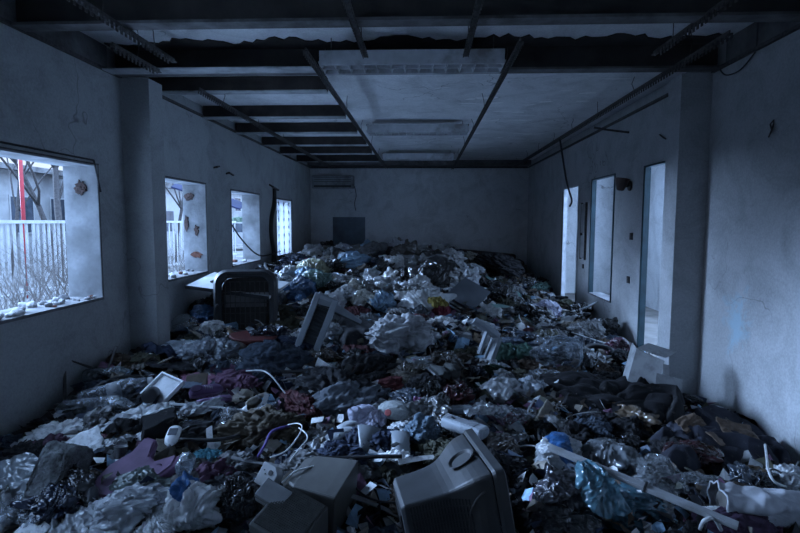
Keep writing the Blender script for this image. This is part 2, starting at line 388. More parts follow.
# ------------------------------------------------------------------ world and daylight
w = bpy.data.worlds.new('overcast'); SC.world = w; w.use_nodes = True; nt = w.node_tree; nt.nodes.clear()
tc = nt.nodes.new('ShaderNodeTexCoord'); sp = nt.nodes.new('ShaderNodeSeparateXYZ'); nt.links.new(tc.outputs['Generated'], sp.inputs[0])
sky = ramp(nt, sp.outputs[2], [(0.0, (.60, .71, .96)), (.10, (.60, .72, 1.0)), (.30, (.95, 1.50, 2.5)), (.75, (2.9, 4.6, 7.8))])
bg = nt.nodes.new('ShaderNodeBackground'); bg.inputs[1].default_value = 1.0; nt.links.new(sky, bg.inputs[0])
wo = nt.nodes.new('ShaderNodeOutputWorld'); nt.links.new(bg.outputs[0], wo.inputs[0])
def portal(pos, sx, sy, rot):
    l = bpy.data.lights.new('daylight_portal', 'AREA'); l.shape = 'RECTANGLE'; l.size = sx; l.size_y = sy; l.cycles.is_portal = True
    o = bpy.data.objects.new('daylight_portal', l); COL.objects.link(o); o.location = pos; o.rotation_euler = rot
for y0, y1, z0, z1 in LW: portal((XL-TH-.02, (y0+y1)/2, (z0+z1)/2), z1-z0, y1-y0, (0, -PI/2, 0))
portal((3.7, 4.98, 1.4), 1.6, 2.6, (PI/2, 0, 0)); portal(((XR+XA)/2, 8.0, 3.31), 2.0, 4.6, (0, 0, 0))
for y0, y1 in ((5.6, 7.0), (7.6, 9.6), (11.4, 12.6)): portal((XA+.22, (y0+y1)/2, 1.65), 2.3, y1-y0, (0, PI/2, 0))
# the bright part of the overcast sky, low beyond the left-hand windows
sl = bpy.data.lights.new('hazy_sun', 'SUN'); sl.energy = 17.0; sl.angle = math.radians(32); sl.color = (.40, .61, 1.0)
so = bpy.data.objects.new('hazy_sun', sl); COL.objects.link(so)
so.rotation_euler = Vector((.95, -.24, -.235)).to_track_quat('-Z', 'Y').to_euler()
# ------------------------------------------------------------------ outside the left-hand windows
M_SNOW = solid('pale_ground', (.82, .83, .84), .9, 2, .12, .5, .05)
M_WHITE = solid('white_paint', (.33, .335, .34), .5, 8, .1)
M_BARK = solid('bark', (.05, .045, .045), .9, 20, .4, .6, .02)
M_TWIG = solid('dry_twigs', (.07, .06, .055), .9, 20, .3)
M_REDP = solid('red_paint', (.30, .02, .03), .5, 10, .3)
M_FACADE = solid('pale_facade', (.29, .295, .30), .85, 1.5, .15, dirt=(.16, .16, .165))
M_PANE = solid('dark_pane', (.06, .07, .09), .25, 4, .3)
M_LEAF = solid('dull_leaves', (.10, .15, .11), .9, 9, .5, .8, .05)
struct('ground', MB().box((-5.6, -30, .25), (XL-TH, 90, .40)), M_SNOW)
M_SCRUB = solid('frosted_scrub', (.085, .08, .075), .95, 3, .5, .8, .05, dirt=(.22, .22, .22))
struct('ground_scrub', MB().box((-60, -30, .25), (-5.6, 90, .40)), M_SCRUB)
struct('ground_yard', MB().box((XA+.2, -30, -.15), (40, 60, -.02)).box((XL-TH, -30, -.15), (XA+.2, YF-TH, -.02)), M_SNOW)
def fence(y0, y1, x, label, step=.12):
    f = empty('paling_fence', label, 'fence', Matrix.Translation((x, y0, .4)))
    n = int((y1-y0)/step); rr = random.Random(int(y0*10))
    for i in range(n+1):
        dx, dz = rr.uniform(-.015, .015), rr.uniform(-.01, .01)
        obj('paling', MB().box((-.012+dx, i*step-.02, 0), (.012+dx, i*step+.02, 1.33+dz)), M_WHITE, f)
    for z in (.25, 1.33): obj('rail', MB().box((-.02, -.05, z-.025), (.03, y1-y0+.05, z+.025)), M_WHITE, f)
    return f
fence(6.4, 11.0, -6.0, 'white paling fence outside the large near window')
fence(11.6, 17.6, -6.3, 'white paling fence outside the second window beyond the pillar', .2)
def branchy(mb, p, d, L, r, lvl, rr, twig=None):
    pts = [p]; q = Vector(p); v = Vector(d).normalized(); n = 5
    for i in range(n):
        v = (v + Vector((rr.uniform(-.22, .22), rr.uniform(-.22, .22), rr.uniform(-.08, .16)))).normalized(); q = q + v*L/n; pts.append(tuple(q))
    tgt = mb if lvl < 1 or twig is None else twig
    tgt.tube(pts, np.linspace(r, r*.5, len(pts)), 6 if lvl < 2 else 4)
    if lvl >= 4: return
    for i in range(4 if lvl else 9):
        k = rr.randint(2, n); a = rr.uniform(0, 2*PI)
        nv = (v*.7 + Vector((math.cos(a), math.sin(a), rr.uniform(.1, .8)))*.8).normalized()
        branchy(mb, pts[k], nv, L*rr.uniform(.5, .75), r*.5*(.9-.1*lvl), lvl+1, rr, twig)
def tree(x, y, h, r, seed, label):
    rr = random.Random(seed); t, tw = MB(), MB(); branchy(t, (0, 0, 0), (rr.uniform(-.06, .06), rr.uniform(-.06, .06), 1), h, r, 0, rr, tw)
    o = obj('bare_tree', t, M_BARK, smooth=True, M=Matrix.Translation((x, y, .39))); tag(o, label, 'tree'); obj('branches', tw, M_BARK, o, smooth=True)
tree(-7.4, 10.45, 4.2, .06, 3, 'bare dark tree trunk right behind the red post and white fence')
tree(-7.8, 11.3, 4.6, .085, 8, 'thicker bare tree standing nearest the window edge behind the fence')
tree(-9.5, 11.8, 4.0, .05, 14, 'slender bare tree farther off between the two thicker trunks')
tree(-8.2, 17.4, 4.4, .06, 21, 'bare tree seen through the second window beyond the pillar')
o = obj('red_post', MB().tube([(0, 0, 0), (0, 0, 3.4)], .034, 10), M_REDP, M=Matrix.Translation((-6.9, 8.95, .39)), smooth=True); tag(o, 'tall red painted metal post outside the large window', 'post')
def shrub(x, y, h, n, seed, label):
    rr = random.Random(seed); mb = MB()
    for i in range(n):
        a = rr.uniform(0, 2*PI); b = (rr.uniform(-.25, .25), rr.uniform(-.3, .3), 0); branchy(mb, b, (math.cos(a)*.5, math.sin(a)*.5, 1), h*rr.uniform(.5, 1), .007, 2, rr)
    o = obj('twiggy_shrub', mb, M_TWIG, M=Matrix.Translation((x, y, .39))); tag(o, label, 'shrub')
for i, (x, y, h, lb) in enumerate([(-5.2, 6.5, .75, 'leafless shrub in front of the white fence under the red post'), (-5.4, 7.4, .9, 'leafless shrub in front of the fence below the thin tree'),
        (-5.3, 8.2, 1.0, 'tall leafless shrub in front of the fence beside the window jamb'), (-4.9, 10.3, .8, 'leafless shrub outside the second window beyond the pillar')]): shrub(x, y, h, 30, 30+i, lb)
def building(name, label, x, y, L, W, Hh, wins, m=M_FACADE):
    b = empty(name, label, 'building', Matrix.Translation((x, y, .39)))
    obj('wall', MB().box((-W, 0, 0), (0, L, Hh)), m, b); obj('roof', MB().box((-W-.3, -.3, Hh), (.3, L+.3, Hh+.18)), M_CONC, b)
    for (y0, z0, w, h) in wins:
        f = obj('window', MB().box((-.02, y0, z0), (.03, y0+w, z0+h)), M_WHITE, b); obj('pane', MB().box((.03, y0+.06, z0+.06), (.04, y0+w-.06, z0+h-.06)), M_PANE, f)
building('pale_house', 'pale building with dark windows behind the trees and white fence', -13.5, 12.5, 10, 8, 3.0, [(.6+1.9*i, .9, 1.1, 1.3) for i in range(5)])
building('far_house', 'long pale building seen through the third window', -14.5, 33, 18, 8, 3.6, [(1+2.2*i, z, 1.3, 1.1) for i in range(7) for z in (.5, 2.1)])
building('white_shed', 'white outbuilding close behind the fence at the second window', -9.8, 18.4, 4.6, 2.6, 2.6, [(1.2, .9, 1.0, .9)], M_WHITE)
o = obj('sagging_awning', MB().prism([(0, 0), (1.3, .0), (1.5, .55), (.2, .75)], 0, .03, TRS((-4.6, 9.6, 2.35), .35, .3, .6)), solid('navy_canvas', (.012, .016, .05), .9, 6)); tag(o, 'torn dark blue awning hanging outside the second window', 'awning')
obj('pole', MB().tube([(-4.2, 9.95, .39), (-4.2, 9.95, 2.55)], .03, 8), M_BARK, o)
rr = random.Random(77)
for i, lb in enumerate(['low dull green hedge seen through the third window', 'low dull green hedge behind the parked car']):
    mb = MB()
    for k in range(90): mb.cbox((rr.uniform(-.5, .5), rr.uniform(-2.5, 2.5), rr.uniform(.1, 1.3)), (.4, .5, .3), TRS((0, 0, 0), rr.uniform(-.2, .2), rr.uniform(-.2, .2), 0))
    tag(obj('hedge', mb, M_LEAF, M=Matrix.Translation((-11.2-1.0*i, 27+6.5*i, .39))), lb, 'hedge')
c = empty('parked_car', 'pale parked car beyond the third window', 'car', TRS((-8.1, 25.2, .39), 0, 0, .3))
prof = [(-2.0, .3), (2.0, .3), (2.05, .7), (1.2, .82), (.6, 1.3), (-1.0, 1.32), (-1.7, .85), (-2.05, .8)]
obj('body', MB().prism(prof, -.8, .8, Matrix.Rotation(PI/2, 4, 'X')), M_WHITE, c)
obj('side_glass', MB().prism([(1.05, .84), (.55, 1.24), (-.95, 1.26), (-1.45, .86)], -.81, .81, Matrix.Rotation(PI/2, 4, 'X')), M_PANE, c)
for sx in (-1.3, 1.3):
    for sy in (-.72, .72): obj('wheel', MB().tube([(sx, sy-.1, .31), (sx, sy+.1, .31)], .31, 16), M_DARK, c)
# debris on the sills, each lump by itself
def lump(seed, r=.5):
    rs = np.random.RandomState(seed); V, F = ico(2); n = V @ rs.normal(size=(3, 7)); d = 1 + .22*np.sin(n*2.2+rs.uniform(0, 6, 7)).mean(1)*1.8
    k = np.round(V*d[:, None]*3)/3
    return (V*d[:, None]*.6 + k*.4)*np.array([1, .75, .55])*r, F
def ico(n):
    t = (1+5**.5)/2
    v = [(-1,t,0),(1,t,0),(-1,-t,0),(1,-t,0),(0,-1,t),(0,1,t),(0,-1,-t),(0,1,-t),(t,0,-1),(t,0,1),(-t,0,-1),(-t,0,1)]
    v = [np.array(p)/np.linalg.norm(p) for p in v]
    f = [(0,11,5),(0,5,1),(0,1,7),(0,7,10),(0,10,11),(1,5,9),(5,11,4),(11,10,2),(10,7,6),(7,1,8),(3,9,4),(3,4,2),(3,2,6),(3,6,8),(3,8,9),(4,9,5),(2,4,11),(6,2,10),(8,6,7),(9,8,1)]
    for _ in range(n):
        mid, g = {}, []
        def m(a, b):
            k = (min(a, b), max(a, b))
            if k not in mid: q = v[a]+v[b]; v.append(q/np.linalg.norm(q)); mid[k] = len(v)-1
            return mid[k]
        for a, b, c in f:
            x, y, z = m(a, b), m(b, c), m(c, a); g += [(a, x, z), (b, y, x), (c, z, y), (x, y, z)]
        f = g
    return np.array(v), f
LUMPS = [raw('rubble_lump', *lump(s), smooth=False) for s in range(5)]
M_RUB = [solid('pale_rubble', (.55, .55, .56), .9, 25, .25, .5, .01), solid('grey_rubble', (.22, .22, .23), .9, 25, .3, .5, .01), M_BRICK]
for me in LUMPS: me.materials.append(M_RUB[0])
def put_lump(x, y, z, s, mi, label, group, rr):
    o = bpy.data.objects.new('rubble_lump', LUMPS[rr.randrange(5)]); COL.objects.link(o)
    o.matrix_world = TRS((x, y, z), rr.uniform(-.4, .4), rr.uniform(-.4, .4), rr.uniform(0, 6), s)
    if mi: o.material_slots[0].link = 'OBJECT'; o.material_slots[0].material = M_RUB[mi]
    tag(o, label, 'rubble', group)
rr = random.Random(41)
for h, n, nm in ((LW[2], 46, 'the large near window'), (LW[3], 12, 'the second window'), (LW[4], 9, 'the third window')):
    for i in range(n):
        mi = rr.choice((0, 0, 0, 1, 1, 2)); cn = ('pale', 'dark grey', 'reddish brick')[mi]; s = rr.uniform(.03, .095)
        put_lump(rr.uniform(XL-TH+.04, XL-.02), rr.uniform(h[0]+.05, h[1]-.05), h[2]+.022+s*.2, s, mi, '%s rubble lump on the sill of %s' % (cn, nm), '%s rubble on the sill of %s' % (cn, nm), rr)
# brickwork laid bare in the broken jambs: a shallow ragged patch of broken bricks
def bare_brick(y, z, n, seed, w, x0=.05, x1=.25):
    rr = random.Random(seed); mb = MB(); xc, rx = XL-(x0+x1)/2, (x1-x0)/2
    pts = [(xc+rx*math.cos(a)*rr.uniform(.55, 1.1), z+w*math.sin(a)*rr.uniform(.55, 1.1)) for a in np.linspace(0, 2*PI, 19)[:-1]]
    mb.prism(pts, -(y-.018), -(y-.030), Matrix.Rotation(PI/2, 4, 'X'))
    for i in range(n):
        V, F = lump(seed*10+i, 1); a = rr.uniform(0, 2*PI); q = rr.uniform(0, .7)
        mb.add(V*np.array([rr.uniform(.02, .035), .03, rr.uniform(.016, .026)]), F, TRS((xc+rx*q*math.cos(a), y-.012, z+w*q*math.sin(a)), 0, rr.uniform(-.4, .4), 0))
    struct('trim_%d' % seed, mb, (M_BRICKD if seed != 24 else M_BRICK))
M_BRICKD = solid('sooty_brick', (.075, .05, .045), .9, 18, .5, .6, .02)
bare_brick(4.56, 2.03, 6, 20, .07, .09, .20); bare_brick(6.86, 1.63, 4, 22, .08, .10, .15); bare_brick(6.86, 1.31, 6, 24, .045, .04, .22); bare_brick(6.86, 2.06, 6, 25, .06, .14, .28); bare_brick(6.86, 1.72, 5, 27, .12, .23, .28)
# ------------------------------------------------------------------ ceiling: joists, rails, light housings
for i, (y, xe) in enumerate([(5.46, -.99), (6.80, -1.0), (7.98, -1.0), (9.28, -1.0), (10.45, -1.02), (11.8, -1.0)]):
    z0 = ZL; t = obj('ceiling_joist', MB().box((XL+.02, y, z0), (xe, y+.11, ZS2-.002)), M_JOIST)
    tag(t, 'dark timber joist across the far ceiling, %s from the crossbeam' % ('first', 'second', 'third', 'fourth', 'fifth', 'last')[i], 'joist')
    obj('batten', MB().box((XL+.02, y-.012, z0-.012), (xe, y+.12, z0)), M_SOFFIT, t)  # pale strip puts the lit underside of the joist into colour
def rail(x, y0, y1, z, label, x1=None, tooth=.055, wires=0):
    x1 = x if x1 is None else x1; L = math.hypot(x1-x, y1-y0); M = frame((x, y0, z), (x1-x, y1-y0, 0), (0, 0, 1))
    mb = MB().box((0, -.018, .012), (L, .018, .020)).box((0, -.003, .02), (L, .003, .045))
    n = int(L/tooth)
    for k in range(n):
        mb.box((k*tooth, -.022, -.012), (k*tooth+tooth*.45, -.016, .014)).box((k*tooth+tooth*.25, .016, -.012), (k*tooth+tooth*.7, .022, .014))
    o = obj('ceiling_rail', mb, M_RAIL, M=M); tag(o, label, 'rail')
    rr = random.Random(int(y0*100))
    for k in range(wires):
        yy = (k+.5)*L/wires; top = (ZS2 if y0 + yy > 4.9 else ZS1)-z-.004
        obj('hanger_wire', MB().tube([(yy, 0, .045), (yy+rr.uniform(-.02, .02), rr.uniform(-.02, .02), top*.5+.02), (yy, rr.uniform(-.03, .03), top)], .0035, 5), M_RAIL, o)
    return o
rail(-2.05, 3.1, 4.42, 3.03, 'serrated metal rail near the ceiling corner over the large window', wires=2)
rail(-2.27, 3.9, 4.6, 3.0, 'short serrated metal rail ending beside the pillar top', wires=1)
rail(-2.22, 5.3, 12.9, 3.02, 'long serrated rail under the far ceiling beside the window wall', wires=6)
rail(-.90, 4.1, 12.9, 3.015, 'long serrated rail at the ends of the dark joists', wires=6)
rail(-.47, 3.1, 4.40, 3.05, 'short serrated rail running to the end of the near light housing beside the joist rail', wires=2)
rail(.32, 3.1, 4.40, 3.05, 'short serrated rail running to the light housing beside the bare slab', wires=2)
rail(.68, 3.95, 13.1, 3.015, 'long serrated rail bordering the bare slab', wires=6)
rail(1.80, 3.1, 4.42, 3.05, 'serrated rail over the near right bay of the ceiling', wires=2)
rail(2.10, 3.9, 12.9, 3.03, 'long serrated rail under the far ceiling beside the doorway wall', wires=8)
M_HOUS = solid('enamelled_sheet', (.50, .51, .53), .4, 8, .15, .1, .003, 0, dirt=(.25, .24, .23))
M_SHADE = solid('painted_shade', (.05, .052, .056), .6, 8, .3)
def luminaire(y, x0, x1, label, bent=0.0):
    t = empty('light_housing', label, 'ceiling light', Matrix.Translation(((x0+x1)/2, y, 3.02)) @ Matrix.Rotation(bent, 4, 'Y')); L = (x1-x0)/2
    obj('housing', MB().box((-L, 0, .035), (L, .012, .115)).box((-L, .27, .035), (L, .282, .115)).box((-L, .012, .10), (L, .27, .115)).box((-L, .012, .035), (-L+.012, .27, .10)).box((L-.012, .012, .035), (L, .27, .10)), M_HOUS, t)
    lv = MB().box((-L, -.008, 0), (L, .02, .034)).box((-L, .262, 0), (L, .29, .034)).box((-L, .13, .005), (L, .152, .034))
    obj('shade_panel', MB().box((-L+.013, .013, .060), (L-.013, .269, .064)), M_SHADE, t)  # dark sheet over the louvre puts the shade between blades into colour
    n = 13
    for k in range(n+1):
        x = -L + 2*L*k/n; lv.prism([(x-.016, .034), (x+.016, .034), (x+.002, .0), (x-.002, .0)], -.262, -.02, Matrix.Rotation(PI/2, 4, 'X'))
    obj('louvre', lv, M_HOUS, t)
    for s in (-1, 1): obj('end_bracket', MB().box((s*L-.02, .1, .115), (s*L+.02, .18, .135)).tube([(s*L*.9, .14, .13), (s*L*.9, .14, (ZS2 if y > 5 else ZS1)-3.03)], .004, 5), M_RAIL, t)
luminaire(4.44, -.86, .64, 'nearest empty fluorescent light housing hung in front of the crossbeam')
luminaire(7.75, -.82, .62, 'middle one of three light housings across the far ceiling')
luminaire(11.0, -.84, .60, 'farthest light housing, close to the end wall')
# flaked paint hanging from the slab
rr = random.Random(15); M_FLAKE = solid('white_flake', (.9, .9, .9), .6, 20, .1)
for i in range(26):
    x, y = rr.uniform(-.3, 2.0), rr.uniform(5.6, 10.5); a, b = rr.uniform(.05, .22), rr.uniform(.02, .07)
    pts = [(a*math.cos(t)*rr.uniform(.6, 1), b*math.sin(t)*rr.uniform(.6, 1)) for t in np.linspace(0, 2*PI, 9)[:-1]]
    o = obj('paint_flake', MB().prism(pts, -.002, 0, TRS((x, y, ZS2-.004), 0, rr.uniform(-.10, .02), 0)), M_FLAKE); tag(o, 'curling flake of white paint peeling off the far ceiling slab', 'paint flake', 'paint flakes on the far ceiling')
# ------------------------------------------------------------------ on the walls
def cable(name, pts, r, m, label, cat='cable', n=6, parent=None):
    """A cable smoothed through its points."""
    p = np.asarray(pts, float); t = np.linspace(0, len(p)-1, (len(p)-1)*6+1); out_ = []
    for u in t:
        i = min(int(u), len(p)-2); f = u-i; a, b, c, d = p[max(i-1, 0)], p[i], p[i+1], p[min(i+2, len(p)-1)]
        out_.append(.5*((2*b) + (c-a)*f + (2*a-5*b+4*c-d)*f*f + (3*b-a-3*c+d)*f**3))
    o = obj(name, MB().tube(out_, r, n), m, parent, smooth=True)
    return tag(o, label, cat) if label else o
M_CABLE = solid('black_cable', (.025, .025, .028), .5, 20)
M_WCAB = solid('white_cable', (.55, .56, .57), .45, 20, .15)
M_BOARD = solid('grey_board', (.13, .16, .19), .7, 5, .2, dirt=(.08, .09, .1))
o = obj('notice_board', MB().box((-2.27, YB-.03, 1.0), (-1.46, YB-.002, 1.86)), M_BOARD, bevel=.004); tag(o, 'flat grey board fixed on the end wall above the heap', 'board')
t = empty('wall_heater', 'long pale air conditioner casing high on the end wall', 'air conditioner', Matrix.Translation((-2.24, YB, 2.56)))
M_CASE = solid('faded_casing', (.30, .31, .32), .6, 7, .2, dirt=(.12, .12, .12))
obj('casing', MB().box((-.52, -.20, 0), (.52, -.002, .31)), M_CASE, t, bevel=.02)
obj('air_slot', MB().box((-.46, -.206, .03), (.46, -.2, .075)), M_DARK, t); obj('front_grille', MB().box((-.46, -.205, .16), (.46, -.2, .17)).box((-.46, -.205, .21), (.46, -.2, .22)).box((-.46, -.205, .26), (.46, -.2, .27)), M_DARK, t)
cable('hanging_wire', [(-1.72, YB-.03, 2.62), (-1.68, YB-.03, 2.4), (-1.72, YB-.03, 2.2), (-1.69, YB-.03, 2.02)], .009, M_CABLE, 'short dark wire hanging below the end wall casing')
o = obj('wall_bracket', MB().tube([(-.02, 0, 0), (.05, 0, .02), (.05, .08, .03), (0, .1, .02)], .012, 6), M_RAIL, M=Matrix.Translation((XL, 7.15, 2.46))); tag(o, 'bent iron bracket over the gap before the third window', 'bracket')
o = obj('wall_bracket', MB().tube([(-.02, 0, 0), (.05, 0, .02), (.05, .16, .0), (0, .2, .02)], .014, 6), M_RAIL, M=Matrix.Translation((XL, 7.6, 2.42))); tag(o, 'second iron bracket, straight above the third window edge', 'bracket')
o = obj('wall_bracket', MB().tube([(-.02, 0, .05), (.07, 0, 0), (.08, .32, -.04), (0, .4, -.02)], .018, 6), M_RAIL, M=Matrix.Translation((XL, 9.75, 2.38))); tag(o, 'long iron bracket above the thick cable beside the perforated panel', 'bracket')
cable('wall_cable', [(XL+.02, 10.0, 2.36), (XL+.03, 9.95, 2.1), (XL+.03, 9.75, 1.8), (XL+.03, 9.72, 1.5), (XL+.03, 9.85, 1.2), (XL+.05, 9.8, .98)], .04, M_CABLE, 'thick dark cable bundle running down the wall before the perforated panel')
cable('window_cable', [(XL-.04, 7.85, 1.72), (XL+.03, 8.05, 1.5), (XL+.08, 8.5, 1.26), (XL+.08, 9.0, 1.16), (XL+.05, 9.6, 1.15), (XL+.04, 10.3, 1.17)], .012, M_CABLE, 'black cable looping out of the third window along the sill')
o = obj('lintel_cable', MB().tube([(XL+.01, 3.3, 2.27), (XL+.01, 4.5, 2.265), (XL+.01, 4.58, 2.0)], .008, 5), M_CABLE); tag(o, 'thin black cable along the head of the large window', 'cable')
# perforated panel in the last window
def perforated(y0, y1, z0, z1, nx, nz):
    V, F = [], []; cw, ch = (y1-y0)/nx, (z1-z0)/nz; N = 16
    for i in range(nx):
        for k in range(nz):
            cy, cz = y0+(i+.5)*cw, z0+(k+.5)*ch; r = .26*min(cw, ch)
            for dx in (0, .035):
                for j in range(N):
                    a = 2*PI*j/N + PI/4; c, s = math.cos(a), math.sin(a); m = max(abs(c), abs(s)); V.append((dx, cy+c/m*cw/2, cz+s/m*ch/2))
                for j in range(N):
                    a = 2*PI*j/N + PI/4; V.append((dx, cy+r*math.cos(a), cz+r*math.sin(a)))
            b = len(V)-4*N
            for j in range(N):
                q = (j+1) % N
                F += [(b+j, b+q, b+N+q, b+N+j), (b+2*N+q, b+2*N+j, b+3*N+j, b+3*N+q), (b+N+j, b+N+q, b+3*N+q, b+3*N+j)]
    return raw('perforated_panel', V, F, False)
m, nt = new_mat('milky_sheet'); b = bsdf(nt, (.75, .77, .8), .5); tl = nt.nodes.new('ShaderNodeBsdfTranslucent'); tl.inputs[0].default_value = (.85, .87, .9, 1)
mx = nt.nodes.new('ShaderNodeMixShader'); mx.inputs[0].default_value = .6; nt.links.new(b.outputs[0], mx.inputs[1]); nt.links.new(tl.outputs[0], mx.inputs[2]); out(nt, mx.outputs[0])
h = LW[5]; o = obj('perforated_panel', perforated(h[0]+.012, h[1]-.012, h[2]+.022, h[3]-.012, 3, 7), m, M=Matrix.Translation((XL-.05, 0, 0))); tag(o, 'white sheet with rows of round holes filling the last window', 'panel')
k = 0
for i in range(3):
    for j in range(7):
        cy = h[0]+.012+(i+.5)*(h[1]-h[0]-.024)/3; cz = h[2]+.022+(j+.5)*(h[3]-h[2]-.034)/7
        obj('hole_shade', MB().tube([(-.004, cy, cz), (.012, cy, cz)], .058, 14), M_DARK, o)  # added black discs put the shade of the holes into colour
# doorway wall: lamp, sockets, meter boxes, loose cables
t = empty('wall_lamp', 'broken dark wall lamp between the teal window and the near doorway', 'wall lamp', Matrix.Translation((XR, 6.78, 2.20)))
obj('back_plate', MB().tube([(0, 0, 0), (-.02, 0, 0)], .06, 14), M_RAIL, t); obj('arm', MB().tube([(-.02, 0, 0), (-.09, 0, -.02), (-.1, .01, .03)], .012, 6), M_RAIL, t)
obj('lamp_shade', MB().lathe([(.03, -.10), (.045, -.09), (.07, -.02), (.09, .05), (.085, .05), (.06, -.02), (.03, -.08)], 16, TRS((-.11, 0, .04), 0, .15, 0)), solid('sooty_glass', (.07, .045, .04), .35, 10), t)
def socket(y, z, label, s=.085):
    t = obj('wall_socket', MB().box((XR-.012, y-s/2, z-s/2), (XR-.0005, y+s/2, z+s/2)), M_DARK, bevel=.003); tag(t, label, 'socket')
    obj('face_plate', MB().box((XR-.016, y-s*.3, z-s*.3), (XR-.012, y+s*.3, z+s*.3)), M_RAIL, t)
socket(6.68, 1.58, 'upper dark wall socket below the broken wall lamp'); socket(6.72, 1.04, 'lower dark wall socket below the broken wall lamp'); socket(8.62, 1.05, 'small dark wall socket under the meter boxes', .07)
t = obj('switch_box', MB().box((XR-.03, 5.55, .84), (XR-.0005, 5.62, .97)), M_DARK, bevel=.003); tag(t, 'dark switch box beside the near doorway and pillar', 'switch'); obj('rocker', MB().box((XR-.034, 5.565, .875), (XR-.03, 5.605, .935)), M_RAIL, t)
t = empty('meter_box', 'two tall thin grey meter covers between far doorway and teal window', 'meter box', Matrix.Translation((XR, 8.62, 1.2)))
obj('upper_cover', MB().box((-.03, -.11, .38), (-.0005, .11, .84)), M_CASE, t, bevel=.004); obj('lower_cover', MB().box((-.03, -.11, -.02), (-.0005, .11, .34)), M_CASE, t, bevel=.004); obj('edge_strip', MB().box((-.033, -.125, -.04), (-.0005, -.11, .86)).box((-.033, .11, -.04), (-.0005, .125, .86)), M_RAIL, t)
cable('ceiling_cable', [(2.12, 8.6, 3.05), (2.2, 8.7, 2.75), (2.26, 8.75, 2.5), (2.3, 8.72, 2.3), (2.36, 8.7, 2.1), (2.33, 8.72, 2.0)], .016, M_CABLE, 'dark cable dangling from the ceiling rail before the far doorway')
o = obj('wall_hook', MB().tube([(0, 0, .06), (-.02, .01, .03), (-.025, -.02, -.02), (-.02, .02, -.06), (-.01, .0, 0), (0, 0, .05)], .006, 6), M_RAIL, M=Matrix.Translation((XR, 4.09, 2.44))); tag(o, 'small wire hook on the bare wall near the right pillar', 'hook')
cable('wall_wire', [(XR-.01, 4.85, ZL), (XR-.03, 4.7, 2.98), (XR-.03, 4.5, 2.97), (XR-.01, 4.35, 3.06)], .006, M_CABLE, 'thin sagging wire below the ledge beside the right pillar')
cable('wall_wire', [(XR-.005, 6.0, 2.7), (XR-.02, 5.8, 2.62), (XR-.02, 5.6, 2.6)], .007, M_CABLE, 'short loose wire on the wall over the near doorway')
t = obj('conduit_stub', MB().tube([(XR, 6.9, 2.87), (2.3, 6.9, 2.9), (2.12, 6.9, 2.93)], .014, 6), M_RAIL); tag(t, 'iron conduit stub sticking out under the ceiling rail', 'conduit')
# ------------------------------------------------------------------ the bulk of the heap
def heap_mesh():
    nx, ny = 190, 420
    X, Y = np.meshgrid(np.linspace(XL+.003, XR-.003, nx), np.linspace(.4, YB-.003, ny))
    Z = H(X, Y)
    rs = np.random.RandomState(3); hi = np.zeros_like(X)
    for k in range(16):
        a = rs.uniform(0, 2*PI); f = rs.uniform(4, 22); ph = rs.uniform(0, 9)
        wx = .25*np.sin(Y*rs.uniform(1, 3)+ph)
        hi += (np.abs(np.sin(((X+wx)*math.cos(a)+Y*math.sin(a))*f+ph))-.6)*(.22/f)**.9
    Z = np.maximum(Z - .05 + hi*.6, .005)
    V = np.stack([X.ravel(), Y.ravel(), Z.ravel()], 1)
    F = [(j*nx+i, j*nx+i+1, (j+1)*nx+i+1, (j+1)*nx+i) for j in range(ny-1) for i in range(nx-1)]
    inp = lambda i: 4.955 < V[i][1] < 5.25 and not (XL+.285 < V[i][0] < XR-.285)
    return raw('rubbish_heap', V, [q for q in F if not any(inp(i) for i in q)])
m, nt = new_mat('packed_rubbish')
tc = nt.nodes.new('ShaderNodeTexCoord').outputs['Object']
vo = nt.nodes.new('ShaderNodeTexVoronoi'); vo.inputs['Scale'].default_value = 11; nt.links.new(tc, vo.inputs['Vector'])
sx = nt.nodes.new('ShaderNodeSeparateColor'); nt.links.new(vo.outputs['Color'], sx.inputs[0])
c = ramp(nt, sx.outputs[0], [(0, (.012, .012, .014)), (.3, (.03, .028, .026)), (.5, (.05, .045, .04)), (.62, (.03, .035, .05)), (.75, (.08, .075, .07)), (.88, (.06, .03, .035)), (.95, (.2, .2, .2))])
out(nt, bsdf(nt, c, .85, noise(nt, tc, 30, 6), .6, .03).outputs[0])
hp = obj('rubbish_heap', heap_mesh(), m); hp['kind'] = 'stuff'; tag(hp, 'dark packed rubbish making up the bulk of the heap under everything', 'rubbish')
# ------------------------------------------------------------------ soft things: bags, garments, sheets
def tri(t): return 2*np.abs(t-np.floor(t)-.5)
def ridges(Q, rs, n, f0, f1, sharp=True, warp=.15, stretch=None):
    """Creases across the points Q: straight sharp ones for plastic, rounded ones with sharp valleys for cloth; about -.5 to .5."""
    Q = np.asarray(Q, float)
    W = Q + warp*np.sin(Q @ rs.normal(size=(3, 3))*2.2 + rs.uniform(0, 6, 3))
    d = np.zeros(len(Q)); tot = 0
    for k in range(n):
        v = rs.normal(size=3)
        if stretch is not None: v = v*stretch
        v /= np.linalg.norm(v); f = f0*(f1/f0)**(k/max(n-1, 1)); a = (f0/f)**.8; u = W @ v*f + rs.uniform(0, 1)
        d += a*((tri(u)-.5) if sharp else (np.abs(np.sin(PI*u))**.75-.68)); tot += a*a
    return d/math.sqrt(tot)*.55
ICO = {}
def icos(n):
    if n not in ICO: ICO[n] = ico(n)
    return ICO[n]
